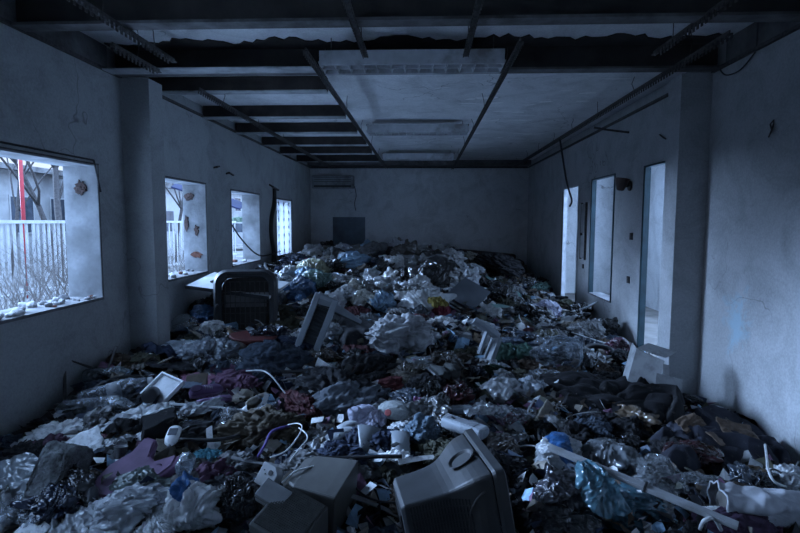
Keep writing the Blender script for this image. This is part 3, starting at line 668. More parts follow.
def bag_VF(seed, sub=5, dims=(1, .8, .6), amp=.75, ears=2, f=(.45, 1.9)):
    """A bag: flat planes between long sharp creases, gathered into pleats round its neck, with a torn corner or two."""
    rs = np.random.RandomState(seed); V, F = icos(sub)
    st = np.array([1, rs.uniform(.25, .6), rs.uniform(.4, .9)])[rs.permutation(3)]
    d = 1 + amp*(ridges(V, rs, 6, f[0], f[1], True, .22, st) + .20*ridges(V, rs, 6, f[1], f[1]*2.4, True, .2, st))
    k = rs.normal(size=3); k[2] = abs(k[2])*.5; k /= np.linalg.norm(k); a = np.cross(k, [.3, .5, .8]); a /= np.linalg.norm(a); b = np.cross(k, a)
    phi = np.arctan2(V @ b, V @ a); t = np.arccos(np.clip(V @ k, -1, 1))
    wob = .25*np.sin(3*t+rs.uniform(0, 6)) + .12*np.sin(7*t+rs.uniform(0, 6))
    pl = tri(rs.randint(5, 9)*(phi/(2*PI)+wob)) + .5*tri(rs.randint(10, 17)*(phi/(2*PI)-wob)+.3)
    d = d + .42*amp*(pl-.75)*np.clip(np.sin(np.minimum(t*1.1, PI/2)), 0, 1)*np.exp(-.45*t)
    d = np.maximum(d, .3) + .55*np.exp(-(t/.22)**2)*(amp > .4)                      # the neck
    for j in range(ears):
        q = rs.normal(size=3); q[2] = abs(q[2])*.6; q /= np.linalg.norm(q); d = d + rs.uniform(.25, .6)*np.exp((V @ q-1)/.022)
    Q = V*d[:, None] + .06*np.stack([ridges(V, rs, 5, 1.0, 4, True) for _ in range(3)], 1)
    Q[:, 2] = np.where(Q[:, 2] < -.3, -.3+(Q[:, 2]+.3)*.3, Q[:, 2])
    return Q*np.array(dims)*.5, F
def lump_VF(seed, sub=5, dims=(1, .75, .38), amp=.8, f=(.5, 2.6), stretch=(1, .35, .6)):
    rs = np.random.RandomState(seed); V, F = icos(sub)
    d = 1 + amp*ridges(V, rs, 6, f[0], f[1], False, .45, np.array(stretch)) + .42*amp*ridges(V, rs, 7, f[1]*.8, f[1]*2.6, False, .4, np.array(stretch))
    Q = V*np.maximum(d, .25)[:, None] + .16*np.stack([ridges(V, rs, 4, .7, 3, False, .4) for _ in range(3)], 1); Q[:, 2] = np.where(Q[:, 2] < -.25, -.25+(Q[:, 2]+.25)*.3, Q[:, 2])
    return Q*np.array(dims)*.5, F
def sheet_VF(seed, w=1, h=.7, n=40, amp=.16, sharp=True, f=(.8, 4), ragged=.25, squeeze=.25, thick=0.0):
    rs = np.random.RandomState(seed); u, v = np.meshgrid(np.linspace(-1, 1, n), np.linspace(-1, 1, n)); u, v = u.ravel(), v.ravel()
    # rounded square with an uneven outline
    r = np.maximum(np.abs(u), np.abs(v)); e = np.maximum(np.sqrt(u*u+v*v), 1e-6); k = r/e; th = np.arctan2(v, u)
    out_ = 1 + ragged*sum(rs.uniform(-.4, .4)*np.cos(j*th+rs.uniform(0, 6)) for j in (1, 2, 3, 5, 8)); blend = rs.uniform(.3, .8) if ragged > .2 else .06
    x = u*(1-blend+blend*k)*out_; y = v*(1-blend+blend*k)*out_
    Q = np.stack([x, y, 0*x], 1)
    z = amp*1.7*(ridges(Q, rs, 7, f[0], f[1], sharp, .4, np.array([1, rs.uniform(.3, 1), 0])) + .3*ridges(Q, rs, 6, f[1], f[1]*2.2, sharp, .3, np.array([1, 1, 0])))
    dx = squeeze*ridges(Q, rs, 5, f[0], f[1]*.8, sharp, .3); dy = squeeze*ridges(Q, rs, 5, f[0], f[1]*.8, sharp, .3)
    z = z - .10*np.maximum(r-.75, 0)/.25*amp*3 + amp*.9*rs.uniform(.2, 1)*(1-r**2)
    V = np.stack([(x+dx)*w/2, (y+dy)*h/2, z*(w+h)/2*.6], 1)
    F = [(j*n+i, j*n+i+1, (j+1)*n+i+1, (j+1)*n+i) for j in range(n-1) for i in range(n-1)]
    if thick:
        m = len(V); ring = [i for i in range(n)] + [j*n+n-1 for j in range(1, n)] + [(n-1)*n+i for i in range(n-2, -1, -1)] + [j*n for j in range(n-2, 0, -1)]
        V = np.vstack([V, V-np.array([0, 0, thick])]); F += [tuple(m+i for i in reversed(q)) for q in F] + [(ring[i], ring[i-1], m+ring[i-1], m+ring[i]) for i in range(len(ring))]
    return V, F
def on_heap(p, yaw, rx=0.0, ry=0.0, s=1.0, dz=0.0, sc=None, follow=1.0, same_spot=True):
    if same_spot and dz > 0: p = lift(p, dz)
    n = normal_at(p[0], p[1]); n = Vector((n.x*follow, n.y*follow, 1)).normalized()
    q = Vector((0, 0, 1)).rotation_difference(n).to_matrix().to_4x4()
    M = Matrix.Translation(Vector(p)+Vector((0, 0, dz))) @ q @ Euler((rx, ry, yaw), 'XYZ').to_matrix().to_4x4()
    S = Matrix.Diagonal((*(sc if sc is not None else (s, s, s)), 1))
    return M @ S
C = dict(white=(.88, .89, .90), milky=(.46, .48, .50), grey=(.22, .225, .23), lightblue=(.27, .42, .56), blue=(.04, .115, .24), mint=(.17, .28, .25), yellow=(.46, .46, .32), black=(.014, .014, .016), charcoal=(.028, .029, .033),
 navy=(.028, .040, .075), slate=(.065, .085, .115), brown=(.085, .062, .045), olive=(.06, .06, .04), mauve=(.17, .085, .14), red=(.085, .025, .03), beige=(.25, .225, .19), teal=(.05, .14, .17), purple=(.045, .03, .055), cream=(.62, .60, .53), tan=(.26, .19, .13), pink=(.48, .18, .32), darkgreen=(.035, .09, .06))
CN = dict(lightblue='light blue', milky='milky', darkgreen='dark green')
# ------------------------------------------------------------------ moulded things
def ring_rect(hx, hy, x, r=.25, n=5, cy=0.0, cz=0.0):
    """A rounded rectangle in the plane x = const."""
    pts = []; rr_ = r*min(hx, hy)
    for sx, sy, a0 in ((1, 1, 0), (-1, 1, PI/2), (-1, -1, PI), (1, -1, 3*PI/2)):
        for k in range(n): a = a0 + PI/2*k/(n-1); pts.append((x, cy+sx*(hx-rr_)+rr_*math.cos(a), cz+sy*(hy-rr_)+rr_*math.sin(a)))
    return pts
def bottle_parts(kind, seed):
    """(body, cap, label) lathes lying along local x, length one."""
    rs = random.Random(seed); M = Matrix.Rotation(PI/2, 4, 'Y')
    if kind == 'ribbed':
        prof = [(.03, -.5), (.115, -.5), (.13, -.47)]
        for k in range(9): z = -.44+k*.062; prof += [(.13, z), (.116, z+.02), (.116, z+.035), (.13, z+.055)]
        prof += [(.13, .14), (.10, .28), (.05, .38), (.042, .41)]
    elif kind == 'jug': prof = [(.05, -.5), (.19, -.5), (.22, -.46), (.22, .05), (.20, .2), (.10, .34), (.06, .38)]
    else: prof = [(.03, -.5), (.125, -.5), (.14, -.46), (.135, -.2), (.125, -.12), (.125, 0), (.138, .06), (.13, .18), (.08, .32), (.045, .40)]
    b = MB().lathe(prof, 22, M); zt = prof[-1][1]; rt = prof[-1][0]
    V = np.vstack(b.v); rr2 = np.random.RandomState(seed)
    V = V + .05*np.stack([ridges(V*3, rr2, 4, .8, 2.5, True) for _ in range(3)], 1)*np.array([0, 1, 1.0]); b.v = [V]
    cap = MB().lathe([(rt*.9, zt), (rt*1.15, zt), (rt*1.15, zt+.07), (rt*.9, zt+.075)], 16, M)
    lab = MB().lathe([(.132, -.13), (.134, -.13), (.134, .02), (.132, .02)], 22, M) if kind == 'smooth' else None
    return b, cap, lab
BOT = {}
def bottle(p, length, yaw, ry, kind, color, capc, label, mat=None, labc=None, seed=0, dz=.05, group=None, rx=0.0, same_spot=True):
    k = (kind, seed)
    if k not in BOT:
        b, c, l = bottle_parts(kind, seed); BOT[k] = (b.mesh('bottle', True), c.mesh('bottle_cap', True), l.mesh('bottle_label', True) if l else None)
    b, c, l = BOT[k]
    def mk(nm, me, m, col, par=None):
        o = bpy.data.objects.new(nm, me); COL.objects.link(o); o.color = (*col, 1)
        if not me.materials: me.materials.append(None)
        o.material_slots[0].link = 'OBJECT'; o.material_slots[0].material = m; o.parent = par; return o
    o = mk('bottle', b, mat or CLEAR, color); tag(o, label, 'bottle', group)
    if capc: mk('bottle_cap', c, PLAST, capc, o)
    if l and labc: mk('bottle_label', l, CARD, labc, o)
    o.matrix_world = on_heap(p, yaw, rx, ry, length, dz, None, 1.0, same_spot); return o
def shoe_parts(seed):
    L = [(-.14, .036, .05, 0), (-.12, .042, .075, 0), (-.07, .043, .085, 0), (-.02, .044, .075, 0), (.04, .048, .055, .004), (.09, .046, .045, .006), (.125, .034, .033, .004), (.145, .012, .02, 0)]
    up = MB().loft([[(x, cy+w*math.cos(a), max(0, .012+h*.5+h*.5*math.sin(a))) for a in np.linspace(0, 2*PI, 15)[:-1]] for x, w, h, cy in L])
    so = MB().prism([(-.148, -.03), (-.1, -.044), (0, -.043), (.07, -.05), (.13, -.034), (.15, 0), (.13, .042), (.07, .055), (0, .044), (-.1, .044), (-.148, .03)], -.008, .014)
    op = MB().lathe([(.028, .085), (.034, .086), (.036, .094), (.030, .098)], 16, TRS((-.085, 0, -.004), 0, -.1, 0), 1.5, 1.0)
    la = MB()
    for k in range(4): la.tube([(-.02+k*.02, -.02, .082-k*.007), (-.015+k*.02, 0, .089-k*.007), (-.02+k*.02, .02, .082-k*.007)], .003, 5)
    return up, so, op, la
SH = {}
def shoe(p, yaw, rx, color, label, s=1.0, sole=(.2, .2, .2), dz=.05, group=None, ry=0):
    if not SH:
        for nm, mb in zip(('shoe', 'sole', 'collar', 'laces'), shoe_parts(0)):
            SH[nm] = mb.mesh(nm, True); SH[nm].materials.append(CLOTH if nm in ('shoe', 'collar') else PLAST)
    o = bpy.data.objects.new('shoe', SH['shoe']); COL.objects.link(o); o.color = (*color, 1); tag(o, label, 'shoe', group)
    for nm, c in (('sole', sole), ('collar', tuple(k*.5 for k in color)), ('laces', (.3, .3, .3))):
        q = bpy.data.objects.new(nm, SH[nm]); COL.objects.link(q); q.parent = o; q.color = (*c, 1)
    o.matrix_world = on_heap(p, yaw, rx, ry, s, dz); return o
def soft(name, VF, mat, color, M, label, cat, group=None, hide=None):
    return tag(obj(name, raw(name, *VF), mat, None, C[color] if isinstance(color, str) else color, M=M), label, cat, group)
HERO = []
def mark(p, phrase): HERO.append((phrase, float(p[0]), float(p[1])))
def film(px, py, wpx, label, color='white', asp=.7, yaw=0.0, amp=.16, dz=.06, seed=0, mat=None, rx=0.0, ry=0.0, f=(.8, 4), phrase=None, n=44, cat='plastic sheet', name='plastic_film', sharp=True, **k):
    p = P(px, py); s = size_at(p, wpx)
    if phrase: mark(p, phrase)
    return soft(name, sheet_VF(seed, 1, asp, n, amp, sharp, f, **k), mat or FILM, color, on_heap(p, yaw, rx, ry, s, dz), label, cat)
def bag(px, py, wpx, label, color='white', dims=(1, .8, .6), yaw=0.0, dz=None, seed=0, mat=None, amp=.75, ears=2, sub=5, rx=0.0, ry=0.0, phrase=None, f=(.45, 1.9), name='plastic_bag', cat='bag'):
    p = P(px, py); s = size_at(p, wpx)
    if phrase: mark(p, phrase)
    return soft(name, bag_VF(seed, sub, dims, amp, ears, f), mat or FILM, color, on_heap(p, yaw, rx, ry, s, s*.18 if dz is None else dz), label, cat)
def garment(px, py, wpx, label, color='navy', dims=(1, .75, .4), yaw=0.0, dz=None, seed=0, amp=.8, sub=5, rx=0.0, ry=0.0, phrase=None, f=(.5, 2.6), stretch=(1, .35, .6), name='crumpled_garment', cat='garment', mat=None):
    p = P(px, py); s = size_at(p, wpx)
    if phrase: mark(p, phrase)
    return soft(name, lump_VF(seed, sub, dims, amp, f, stretch), mat or CLOTH, color, on_heap(p, yaw, rx, ry, s, s*.06 if dz is None else dz), label, cat)
def drape(name, outline, label, cat, color, lift=.05, amp=.05, seed=0, n=70, mat=None, f=(.8, 4), stretch=(1, .4, 0), thick=0.0, phrase=None):
    """A cloth spread over the heap: OUTLINE is four corners of the photo's ground (pixels), the cloth between them follows the heap."""
    c = [np.array(P(*q))[:2] for q in outline]; rs = np.random.RandomState(seed)
    u, v = np.meshgrid(np.linspace(0, 1, n), np.linspace(0, 1, n)); u, v = u.ravel(), v.ravel()
    wob = .05*np.sin(7*v+rs.uniform(0, 6)) + .03*np.sin(13*v+rs.uniform(0, 6)); wob2 = .05*np.sin(6*u+rs.uniform(0, 6)) + .03*np.sin(15*u+rs.uniform(0, 6))
    uu = np.clip(u+wob*(1-2*np.abs(u-.5)+.6), -.2, 1.2); vv = np.clip(v+wob2*(1-2*np.abs(v-.5)+.6), -.2, 1.2)
    xy = ((1-uu)*(1-vv))[:, None]*c[0] + (uu*(1-vv))[:, None]*c[1] + (uu*vv)[:, None]*c[2] + ((1-uu)*vv)[:, None]*c[3]
    e = np.minimum(np.minimum(u, 1-u), np.minimum(v, 1-v)); sz = np.linalg.norm(c[1]-c[0])
    Q = np.stack([(xy[:, 0]-xy[:, 0].mean())/.5, (xy[:, 1]-xy[:, 1].mean())/.5, 0*u], 1)
    z = H(xy[:, 0], xy[:, 1]) + lift*np.minimum(1, e/.10)**.6 + amp*2*ridges(Q, rs, 8, f[0], f[1], False, .35, np.array(stretch))
    sh = .5*amp*np.stack([ridges(Q, rs, 5, f[0], f[1], False, .3) for _ in range(2)], 1)
    xy = xy + sh; xy[:, 0] = np.clip(xy[:, 0], XL+.01, XR-.01)
    V = np.stack([xy[:, 0], xy[:, 1], z], 1); o = V.mean(0)
    F = [(j*n+i, j*n+i+1, (j+1)*n+i+1, (j+1)*n+i) for j in range(n-1) for i in range(n-1)]
    if phrase: mark(o, phrase)
    return soft(name, (V-o, F), mat or CLOTH, color, Matrix.Translation(Vector(o)), label, cat)
# ------------------------------------------------------------------ the large finds, one by one
M_TUBE = solid('dark_monitor_plastic', (.038, .040, .043), .5, 9, .25, .15, .004, dirt=(.05, .048, .045))
M_TUBE2 = solid('dark_monitor_plastic_low', (.05, .052, .055), .5, 9, .25, .15, .004)
M_BEIGE = solid('yellowed_plastic', (.11, .11, .105), .5, 6, .2, .15, .004, dirt=(.075, .07, .065))
M_GRILLE = solid('speaker_cloth', (.060, .060, .056), .9, 40, .3)
# tube monitor lying on its side, bezel to the right
def crt():
    sec = [(-.23, .105, .10), (-.215, .125, .118), (-.08, .135, .128), (-.02, .148, .140), (.05, .185, .178), (.10, .205, .198), (.15, .212, .205)]
    xs = np.linspace(-.215, .15, 16); hy = np.interp(xs, [q[0] for q in sec], [q[1] for q in sec]); f_ = 1/(1+np.exp(-(xs-.035)/.032)); hy = .128 + (xs+.2)*.04 + .075*f_
    sec = [(-.23, .112, .106)] + [(float(x), float(b), float(b)*.965) for x, b in zip(xs, hy)]
    p = P(452, 500); mark(p, 'the dark tube monitor')
    M = Euler((0, math.radians(-11), math.radians(12)), 'XYZ').to_matrix().to_4x4() @ Matrix.Scale(1.12, 4)
    M.translation = Vector((.368, 2.35, .628)) - M.to_3x3() @ Vector((.20, -.215, .208))
    t = empty('tube_monitor', 'large dark tube monitor lying on its side in the front of the heap', 'monitor', M)
    obj('housing', MB().loft([ring_rect(a, b, x, .10, 4) for x, a, b in sec]), M_TUBE, t, smooth=False, bevel=.004)
    bz = MB().loft([ring_rect(.218, .211, .152, .1, 4), ring_rect(.226, .219, .165, .1, 4), ring_rect(.226, .219, .20, .1, 4), ring_rect(.20, .19, .212, .1, 4), ring_rect(.175, .15, .200, .1, 4)], cap=False)
    obj('bezel', bz, M_TUBE, t)
    obj('screen', MB().loft([ring_rect(.178, .153, .200, .1, 4), ring_rect(.12, .10, .206, .1, 4), ring_rect(.02, .02, .208, .1, 4)]), M_PANE, t)
    # vents in the side towards us
    vb = MB()
    for i in range(20):
        for j in range(7):
            x = -.195 + i*.0125; z = -.115 + j*.033; w = .128+(x+.2)*.04+.075/(1+math.exp(-(x-.035)/.032))
            if x < .06: vb.box((x, -w-.004, z), (x+.007, -w+.004, z+.027))
    obj('vent_slots', vb, M_DARK, t)
    # curved rib on the side, swivel socket on top
    arc = [(.148-.118*math.cos(a)*1.0, -.155-.062*max(0, 1-abs(math.cos(a))*.9)*1.0, .175*math.sin(a)*1.02-.03) for a in np.linspace(-1.2, 1.25, 26)]
    arc = [(x, -(.130+(x+.2)*.04+.075/(1+math.exp(-(x-.035)/.032))), z) for x, _, z in arc]
    obj('side_rib', MB().tube(arc, .0045, 6), M_TUBE, t)
    obj('swivel_socket', MB().lathe([(.060, -.004), (.066, .006), (.058, .006), (.045, -.006), (.02, -.010)], 28, TRS((.075, -.01, .196), 0, -.36, 0), 1.0, .85), M_TUBE2, t)
    obj('rear_plate', MB().box((-.237, -.07, -.05), (-.229, .07, .05)), M_DARK, t)
crt()
# beige loudspeakers and case in front, left of the monitor
p = P(288, 520); mark(p, 'the beige loudspeaker boxes')
t = empty('loudspeaker', 'beige loudspeaker box with mesh grille lying foremost by the edge', 'loudspeaker', TRS((-.625, 2.40, .28), math.radians(20), math.radians(14), math.radians(-22)))
obj('cabinet', MB().box((-.13, -.13, -.13), (.13, .13, .12)), M_BEIGE, t, bevel=.006)
g = MB().box((-.112, -.112, .118), (.118, .122, .128))
for i in range(22): g.box((-.112+i*.0104, -.112, .128), (-.108+i*.0104, .122, .1305)).box((-.112, -.112+i*.0104, .128), (.118, -.108+i*.0104, .1300))
obj('speaker_grille', g, M_GRILLE, t); obj('port_hole', MB().box((-.10, -.132, -.02), (-.062, -.129, .03)), M_DARK, t)
t = empty('monitor_case', 'beige back casing of a small monitor behind the loudspeaker box', 'monitor', TRS((-.53, 2.70, .32), math.radians(12), math.radians(8), math.radians(-14)))
obj('casing', MB().loft([ring_rect(.10, .085, -.15, .12, 4, 0, .01), ring_rect(.13, .11, -.10, .12, 4), ring_rect(.15, .135, .08, .12, 4), ring_rect(.155, .14, .14, .12, 4)]), M_BEIGE, t, bevel=.004)
obj('screw_hole', MB().tube([(.06, -.149, .04), (.06, -.137, .04)], .010, 12), M_DARK, t); obj('screw_hole', MB().tube([(.11, -.15, -.08), (.11, -.138, -.08)], .009, 12), M_DARK, t)
t = empty('speaker_front', 'pale small speaker front with a round hole leaning beside the black sack', 'speaker part', TRS((-.80, 2.68, .41), math.radians(-28), math.radians(10), math.radians(-32)))
M_PALEP = solid('pale_grey_plastic', (.30, .31, .32), .45, 8, .2, .1, .003, dirt=(.2, .2, .19))
obj('plate', MB().prism([(-.065, -.06), (.055, -.055), (.06, .03), (.03, .06), (-.055, .055)], -.028, .028, Matrix.Rotation(PI/2, 4, 'X')), M_PALEP, t, bevel=.004)
obj('speaker_hole', MB().tube([(.015, -.031, .022), (.015, -.026, .022)], .014, 16), M_DARK, t); obj('knob_mark', MB().tube([(-.03, -.031, .02), (-.03, -.026, .02)], .004, 8).tube([(-.015, -.031, .005), (-.015, -.026, .005)], .004, 8), M_DARK, t)
t = empty('adapter_box', 'plain pale plastic box lying on the loudspeaker', 'box', TRS((-.715, 2.45, .425), math.radians(30), math.radians(20), math.radians(-18)))
obj('shell', MB().box((-.075, -.05, -.035), (.075, .05, .035)), M_PALEP, t, bevel=.006); obj('lid_seam', MB().box((-.0765, -.0515, .010), (.0765, .0515, .013)), M_BEIGE, t)
# ventilated grey plastic frame sticking up out of the heap
M_GREYP = solid('grey_moulding', (.30, .33, .36), .42, 7, .15, .1, .003)
M_SHAD = solid('dark_slats', (.045, .05, .055), .6, 7, .3)
def vent_frame():
    p = P(320, 356); mark(p, 'the grey louvred frame'); s = size_at(p, 1)
    up = Vector((.36, .10, .93)).normalized(); M = frame((p.x-.20, p.y, p.z-.10), up, (0, 1, 0))     # x runs up the frame, z into the room
    t = empty('louvred_frame', 'grey plastic louvred frame standing tilted in the middle of the heap', 'plastic frame', M)
    L = .74
    for nm, y0, y1 in (('side_rail', -.125, -.062), ('side_rail', .062, .125)): obj(nm, MB().box((0, y0, -.03), (L, y1, .03)), M_GREYP, t, bevel=.008)
    obj('end_rail', MB().box((L-.04, -.062, -.03), (L, .062, .03)), M_GREYP, t, bevel=.006); obj('foot_rail', MB().box((.0, -.062, -.05), (.035, .062, .01)), M_PALEP, t, bevel=.006)
    b = MB().box((.035, -.062, .012), (L-.04, .062, .02))
    obj('backing', b, M_SHAD, t)
    for k in range(17): obj('slat', MB().cbox((0, 0, 0), (.005, .124, .034), TRS((.07+k*.036, 0, -.002), 0, .5, 0)), M_SHAD, t)
    # arm running off the upper end
    d = M.to_3x3().inverted() @ Vector((.78, .12, -.50)); d.normalize(); A = frame((L-.03, -.10, 0), d, (0, 0, 1))
    obj('arm', MB().prism([(0, -.05), (.52, -.018), (.52, .012), (.06, .06), (0, .06)], -.028, .028, A), M_GREYP, t, bevel=.006)
    obj('arm_edge', MB().prism([(.0, .06), (.06, .062), (.52, .014), (.52, .03), (.05, .085)], -.03, -.012, A), M_SHAD, t)
vent_frame()
# upturned seat: dark board on a rail, with a pale leg frame
p = P(462, 318); mark(p, 'the tilted dark board')
Z = project(p)[2]; k = Z/FOC
def pz(px, py, y): d = ray(px, py); q = EYE + d*(y/d[1]); return Vector(q)
def slab3(a, b, c, th):
    """A board with corner a and edges to b and c."""
    x, y = b-a, c-a; n = x.cross(y).normalized()*th; q = [a, b, b+y, c]; return MB().add([tuple(v) for v in q]+[tuple(v+n) for v in q], [(3,2,1,0),(4,5,6,7),(0,1,5,4),(1,2,6,5),(2,3,7,6),(3,0,4,7)])
yb = p.y+.25
a, b, c = pz(445, 296, yb), pz(472, 312, yb-.05), pz(464, 278, yb+.30)
t = obj('seat_board', slab3(a, b, c, .03), solid('dark_board_paint', (.085, .095, .11), .5, 6, .2)); tag(t, 'dark square board tilted up against the back of the white bags', 'board')
a2 = pz(432, 292, yb-.06); obj('edge_rail', MB().tube([a2, pz(474, 316, yb-.1), pz(484, 324, yb-.12)], .022, 4), M_SHAD, t); obj('edge_strip', MB().tube([pz(431, 295, yb-.1), pz(470, 317, yb-.14)], .010, 4), M_GREYP, t)
obj('underside_panel', slab3(pz(473, 312, yb-.1), pz(486, 322, yb-.1), pz(486, 305, yb+.05), .02), M_PALEP, t)
yl = P(488, 366).y+.02
t = empty('chair_leg_frame', 'grey plastic leg frame of an upturned chair below the tilted board', 'chair part')
A, B_, C_, D_ = pz(474, 320, yl), pz(499, 337, yl), pz(488, 366, yl-.06), pz(480, 352, yl)
mk = lambda nm, u, v, r: obj(nm, MB().tube([u, v], r, 4), M_GREYP, t, bevel=.006)
mk('top_rail', A, B_, .04); mk('outer_leg', B_, C_, .042); mk('inner_leg', pz(487, 331, yl), pz(479, 354, yl), .026); mk('web', pz(493, 338, yl+.02), pz(484, 360, yl+.02), .02)
# rounded black car seat back with a wire grid
def car_seat():
    p = P(243, 334); mark(p, 'the black wire-backed seat'); k = size_at(p, 1)
    M = TRS((p.x, p.y+.10, p.z+.02), math.radians(-6), 0, math.radians(12)); w, h = 31*k, 62*k
    t = empty('car_seat', 'black rounded car seat back with a wire grid standing upright', 'seat', M)
    def arch(ww, hh, n=12, r=.45): return [(-ww, 0), (ww, 0)] + [(ww-r*ww+r*ww*math.cos(a), hh-r*ww+r*ww*math.sin(a)) for a in np.linspace(0, PI/2, n)] + [(-ww+r*ww-r*ww*math.sin(a), hh-r*ww+r*ww*math.cos(a)) for a in np.linspace(0, PI/2, n)]
    o_, i_ = arch(w, h), arch(w*.74, h*.86); N = len(o_); RX = Matrix.Rotation(PI/2, 4, 'X')
    rings = [[(x, -.02, z) for x, z in i_], [(x, -.07, z) for x, z in arch(w*.78, h*.88)], [(x, -.08, z) for x, z in arch(w*.92, h*.96)], [(x, -.03, z) for x, z in o_], [(x, .16, z) for x, z in arch(w*1.02, h*1.0)], [(x*.96, .20, z) for x, z in o_]]
    sh = MB().loft(rings, cap=False); obj('shell', sh, solid('worn_black_vinyl', (.040, .043, .048), .5, 9, .3, .25, .006), t, smooth=False)
    obj('backing_pad', MB().prism(i_, -.06, -.02, RX @ Matrix.Translation((0, 0, 0))), CARD, t, (.05, .045, .04))
    obj('padding', MB().box((-w*.66, -.005, h*.38), (w*.66, .02, h*.58)), CARD, t, (.16, .16, .16))
    for i in range(9): x = -w*.62+i*w*.155; obj('wire', MB().tube([(x, -.045, .03), (x*1.0, -.05, h*.80)], .0045, 5), M_RAIL, t)
    for j in range(5): z = .08+j*h*.17; obj('cross_wire', MB().tube([(-w*.72, -.052, z), (w*.72, -.052, z)], .0055, 5), M_RAIL, t)
    obj('side_handle', MB().tube([(-w*.88, -.085, .10), (-w*.9, -.12, .13), (-w*.88, -.12, .28), (-w*.84, -.085, .30)], .016, 6), M_DARK, t, smooth=True)
    obj('top_slot', MB().box((-w*.55, -.078, h*.90), (w*.55, -.070, h*.925)), M_DARK, t)
car_seat()
p = P(253, 342); r = 21*size_at(p, 1)
t = empty('plastic_basin', 'dull red plastic basin lid lying at the foot of the wire-backed seat', 'basin', on_heap(p, 0, -.02, .05, 1, .07)); mark(p, 'the red basin')
M_REDB = solid('dull_red_plastic', (.17, .045, .042), .45, 9, .25)
obj('bowl', MB().lathe([(r*.75, 0), (r*.9, .02), (r*.97, .06), (r*.92, .055), (r*.8, .03), (r*.2, .026)], 30), M_REDB, t, smooth=True); obj('rim', MB().lathe([(r*.95, .052), (r*1.04, .054), (r*1.04, .07), (r*.95, .068)], 30), M_REDB, t, smooth=True)
# white table top leaning out of the second window
M_TOP = solid('white_laminate', (.62, .64, .66), .5, 5, .15, dirt=(.4, .4, .4))
t = empty('table_top', 'white table top lying below the second window behind the pillar', 'table top', frame((-2.20, 6.30, .985), (.95, -.10, -.10), (.10, -.16, 1))); mark((-2.2, 6.3), 'the white table top')
obj('panel', MB().box((-.52, -.33, -.015), (.50, .33, .015)), M_TOP, t, bevel=.004)
obj('leg_bracket', MB().tube([(-.32, -.12, .03), (-.28, .0, .03), (.45, .02, .03)], .014, 6).tube([(-.28, .0, .03), (.42, -.10, .03)], .012, 6), M_RAIL, t)
obj('edge_band', MB().box((-.525, -.335, -.02), (-.52, .335, .018)).box((-.52, -.335, -.022), (.5, -.33, .018)), M_SHAD, t)
obj('support_leg', MB().tube([(-.4, .1, -.015), (-.42, .1, -.34)], .02, 8).tube([(.35, -.2, -.015), (.35, -.2, -.30)], .02, 8), M_RAIL, t)
# white batten across the front right
a, b = P(549, 447, .25), P(738, 527, .19); M = frame((a+b)/2, b-a, (0, -.45, 1)); L = (b-a).length/2
t = empty('batten', 'long white batten slanting across the front right of the heap', 'batten', M); mark((a+b)/2, 'the white batten')
obj('strip', MB().box((-L, -.022, -.010), (L, .022, .010)), M_PALEP, t, bevel=.003); obj('lip', MB().box((-L, -.022, .010), (L, -.015, .018)), M_PALEP, t); obj('clip', MB().box((.05, -.024, -.012), (.062, .024, .02)), M_DARK, t)
# thin pale rod by the teal window
a, b = P(572, 322), P(606, 322); a.z += .12; b.z += .36; o = obj('pipe', MB().tube([a, b], .014, 8), M_PALEP, smooth=True); tag(o, 'thin pale pipe leaning up towards the sill of the teal window', 'pipe')
# cardboard carton with pale flaps by the right pillar
p = P(650, 398); mark(p, 'the pale torn carton')
t = empty('torn_carton', 'pale torn cardboard carton propped up against the right pillar', 'carton', TRS((p.x+.0, p.y-.06, p.z+.03), .1, .12, -.3, .80))
CB = (.40, .41, .42)
def flap(nm, pts, th=.008, **k): a, b, c = (Vector(q) for q in pts); return obj(nm, slab3(a, b, c, th), CARD, t, CB, **k)
flap('back_panel', [(-.26, .10, .05), (.02, .02, .0), (-.22, .2, .42)]); flap('front_flap', [(-.02, -.12, .0), (.24, -.10, -.03), (-.02, -.04, .28)]); flap('side_flap', [(-.26, .10, .05), (-.30, .26, .06), (-.22, .20, .42)])
flap('top_flap', [(-.22, .20, .42), (.06, .12, .40), (-.10, .34, .46)]); flap('bent_strip', [(.10, .02, .02), (.16, .03, .02), (.04, .10, .34)])
# dark tarpaulins and blankets
drape('blanket', [(520, 375), (640, 392), (690, 428), (560, 418)], 'long black blanket spread in front of the clear plastic bundle', 'blanket', (.020, .020, .023), .10, .09, 3, 90, phrase='the black blanket', f=(.7, 4.5), stretch=(.5, 1, 0))
drape('quilt', [(655, 425), (770, 418), (792, 478), (655, 480)], 'dark navy quilt heaped against the right wall', 'quilt', (.034, .036, .050), .12, .11, 5, 90, phrase='the navy quilt', f=(.7, 4.5), stretch=(.6, 1, 0))
drape('coat', [(590, 392), (672, 398), (695, 440), (610, 425)], 'black coat bunched between the blanket and the torn carton', 'coat', (.018, .018, .020), .11, .10, 8, 80, f=(.6, 3.6), stretch=(1, .5, 0))
drape('tarpaulin', [(330, 318), (405, 330), (420, 352), (338, 352)], 'charcoal tarpaulin folded behind the louvred frame', 'tarpaulin', 'charcoal', .12, .06, 9, 50, f=(.6, 2.5), stretch=(.35, 1, 0))
garment(375, 372, 60, 'black jacket bunched up in the dark hollow of the middle', 'black', (1, .8, .5), .3, None, 12)
garment(392, 388, 50, 'dull red cloth under the black jacket in the middle', (.16, .045, .05), (1, .5, .35), .1, None, 13)
garment(276, 360, 62, 'slate blue padded jacket lying below the louvred frame', 'slate', (1, .7, .5), .5, .10, 14, phrase='the slate padded jacket')
garment(258, 376, 58, 'dark slate sleeve hanging below the padded jacket', 'slate', (.9, .8, .5), 1.2, .05, 15)
garment(330, 388, 80, 'charcoal crumpled trousers in the middle of the heap', 'charcoal', (1, .6, .4), -.3, None, 16)
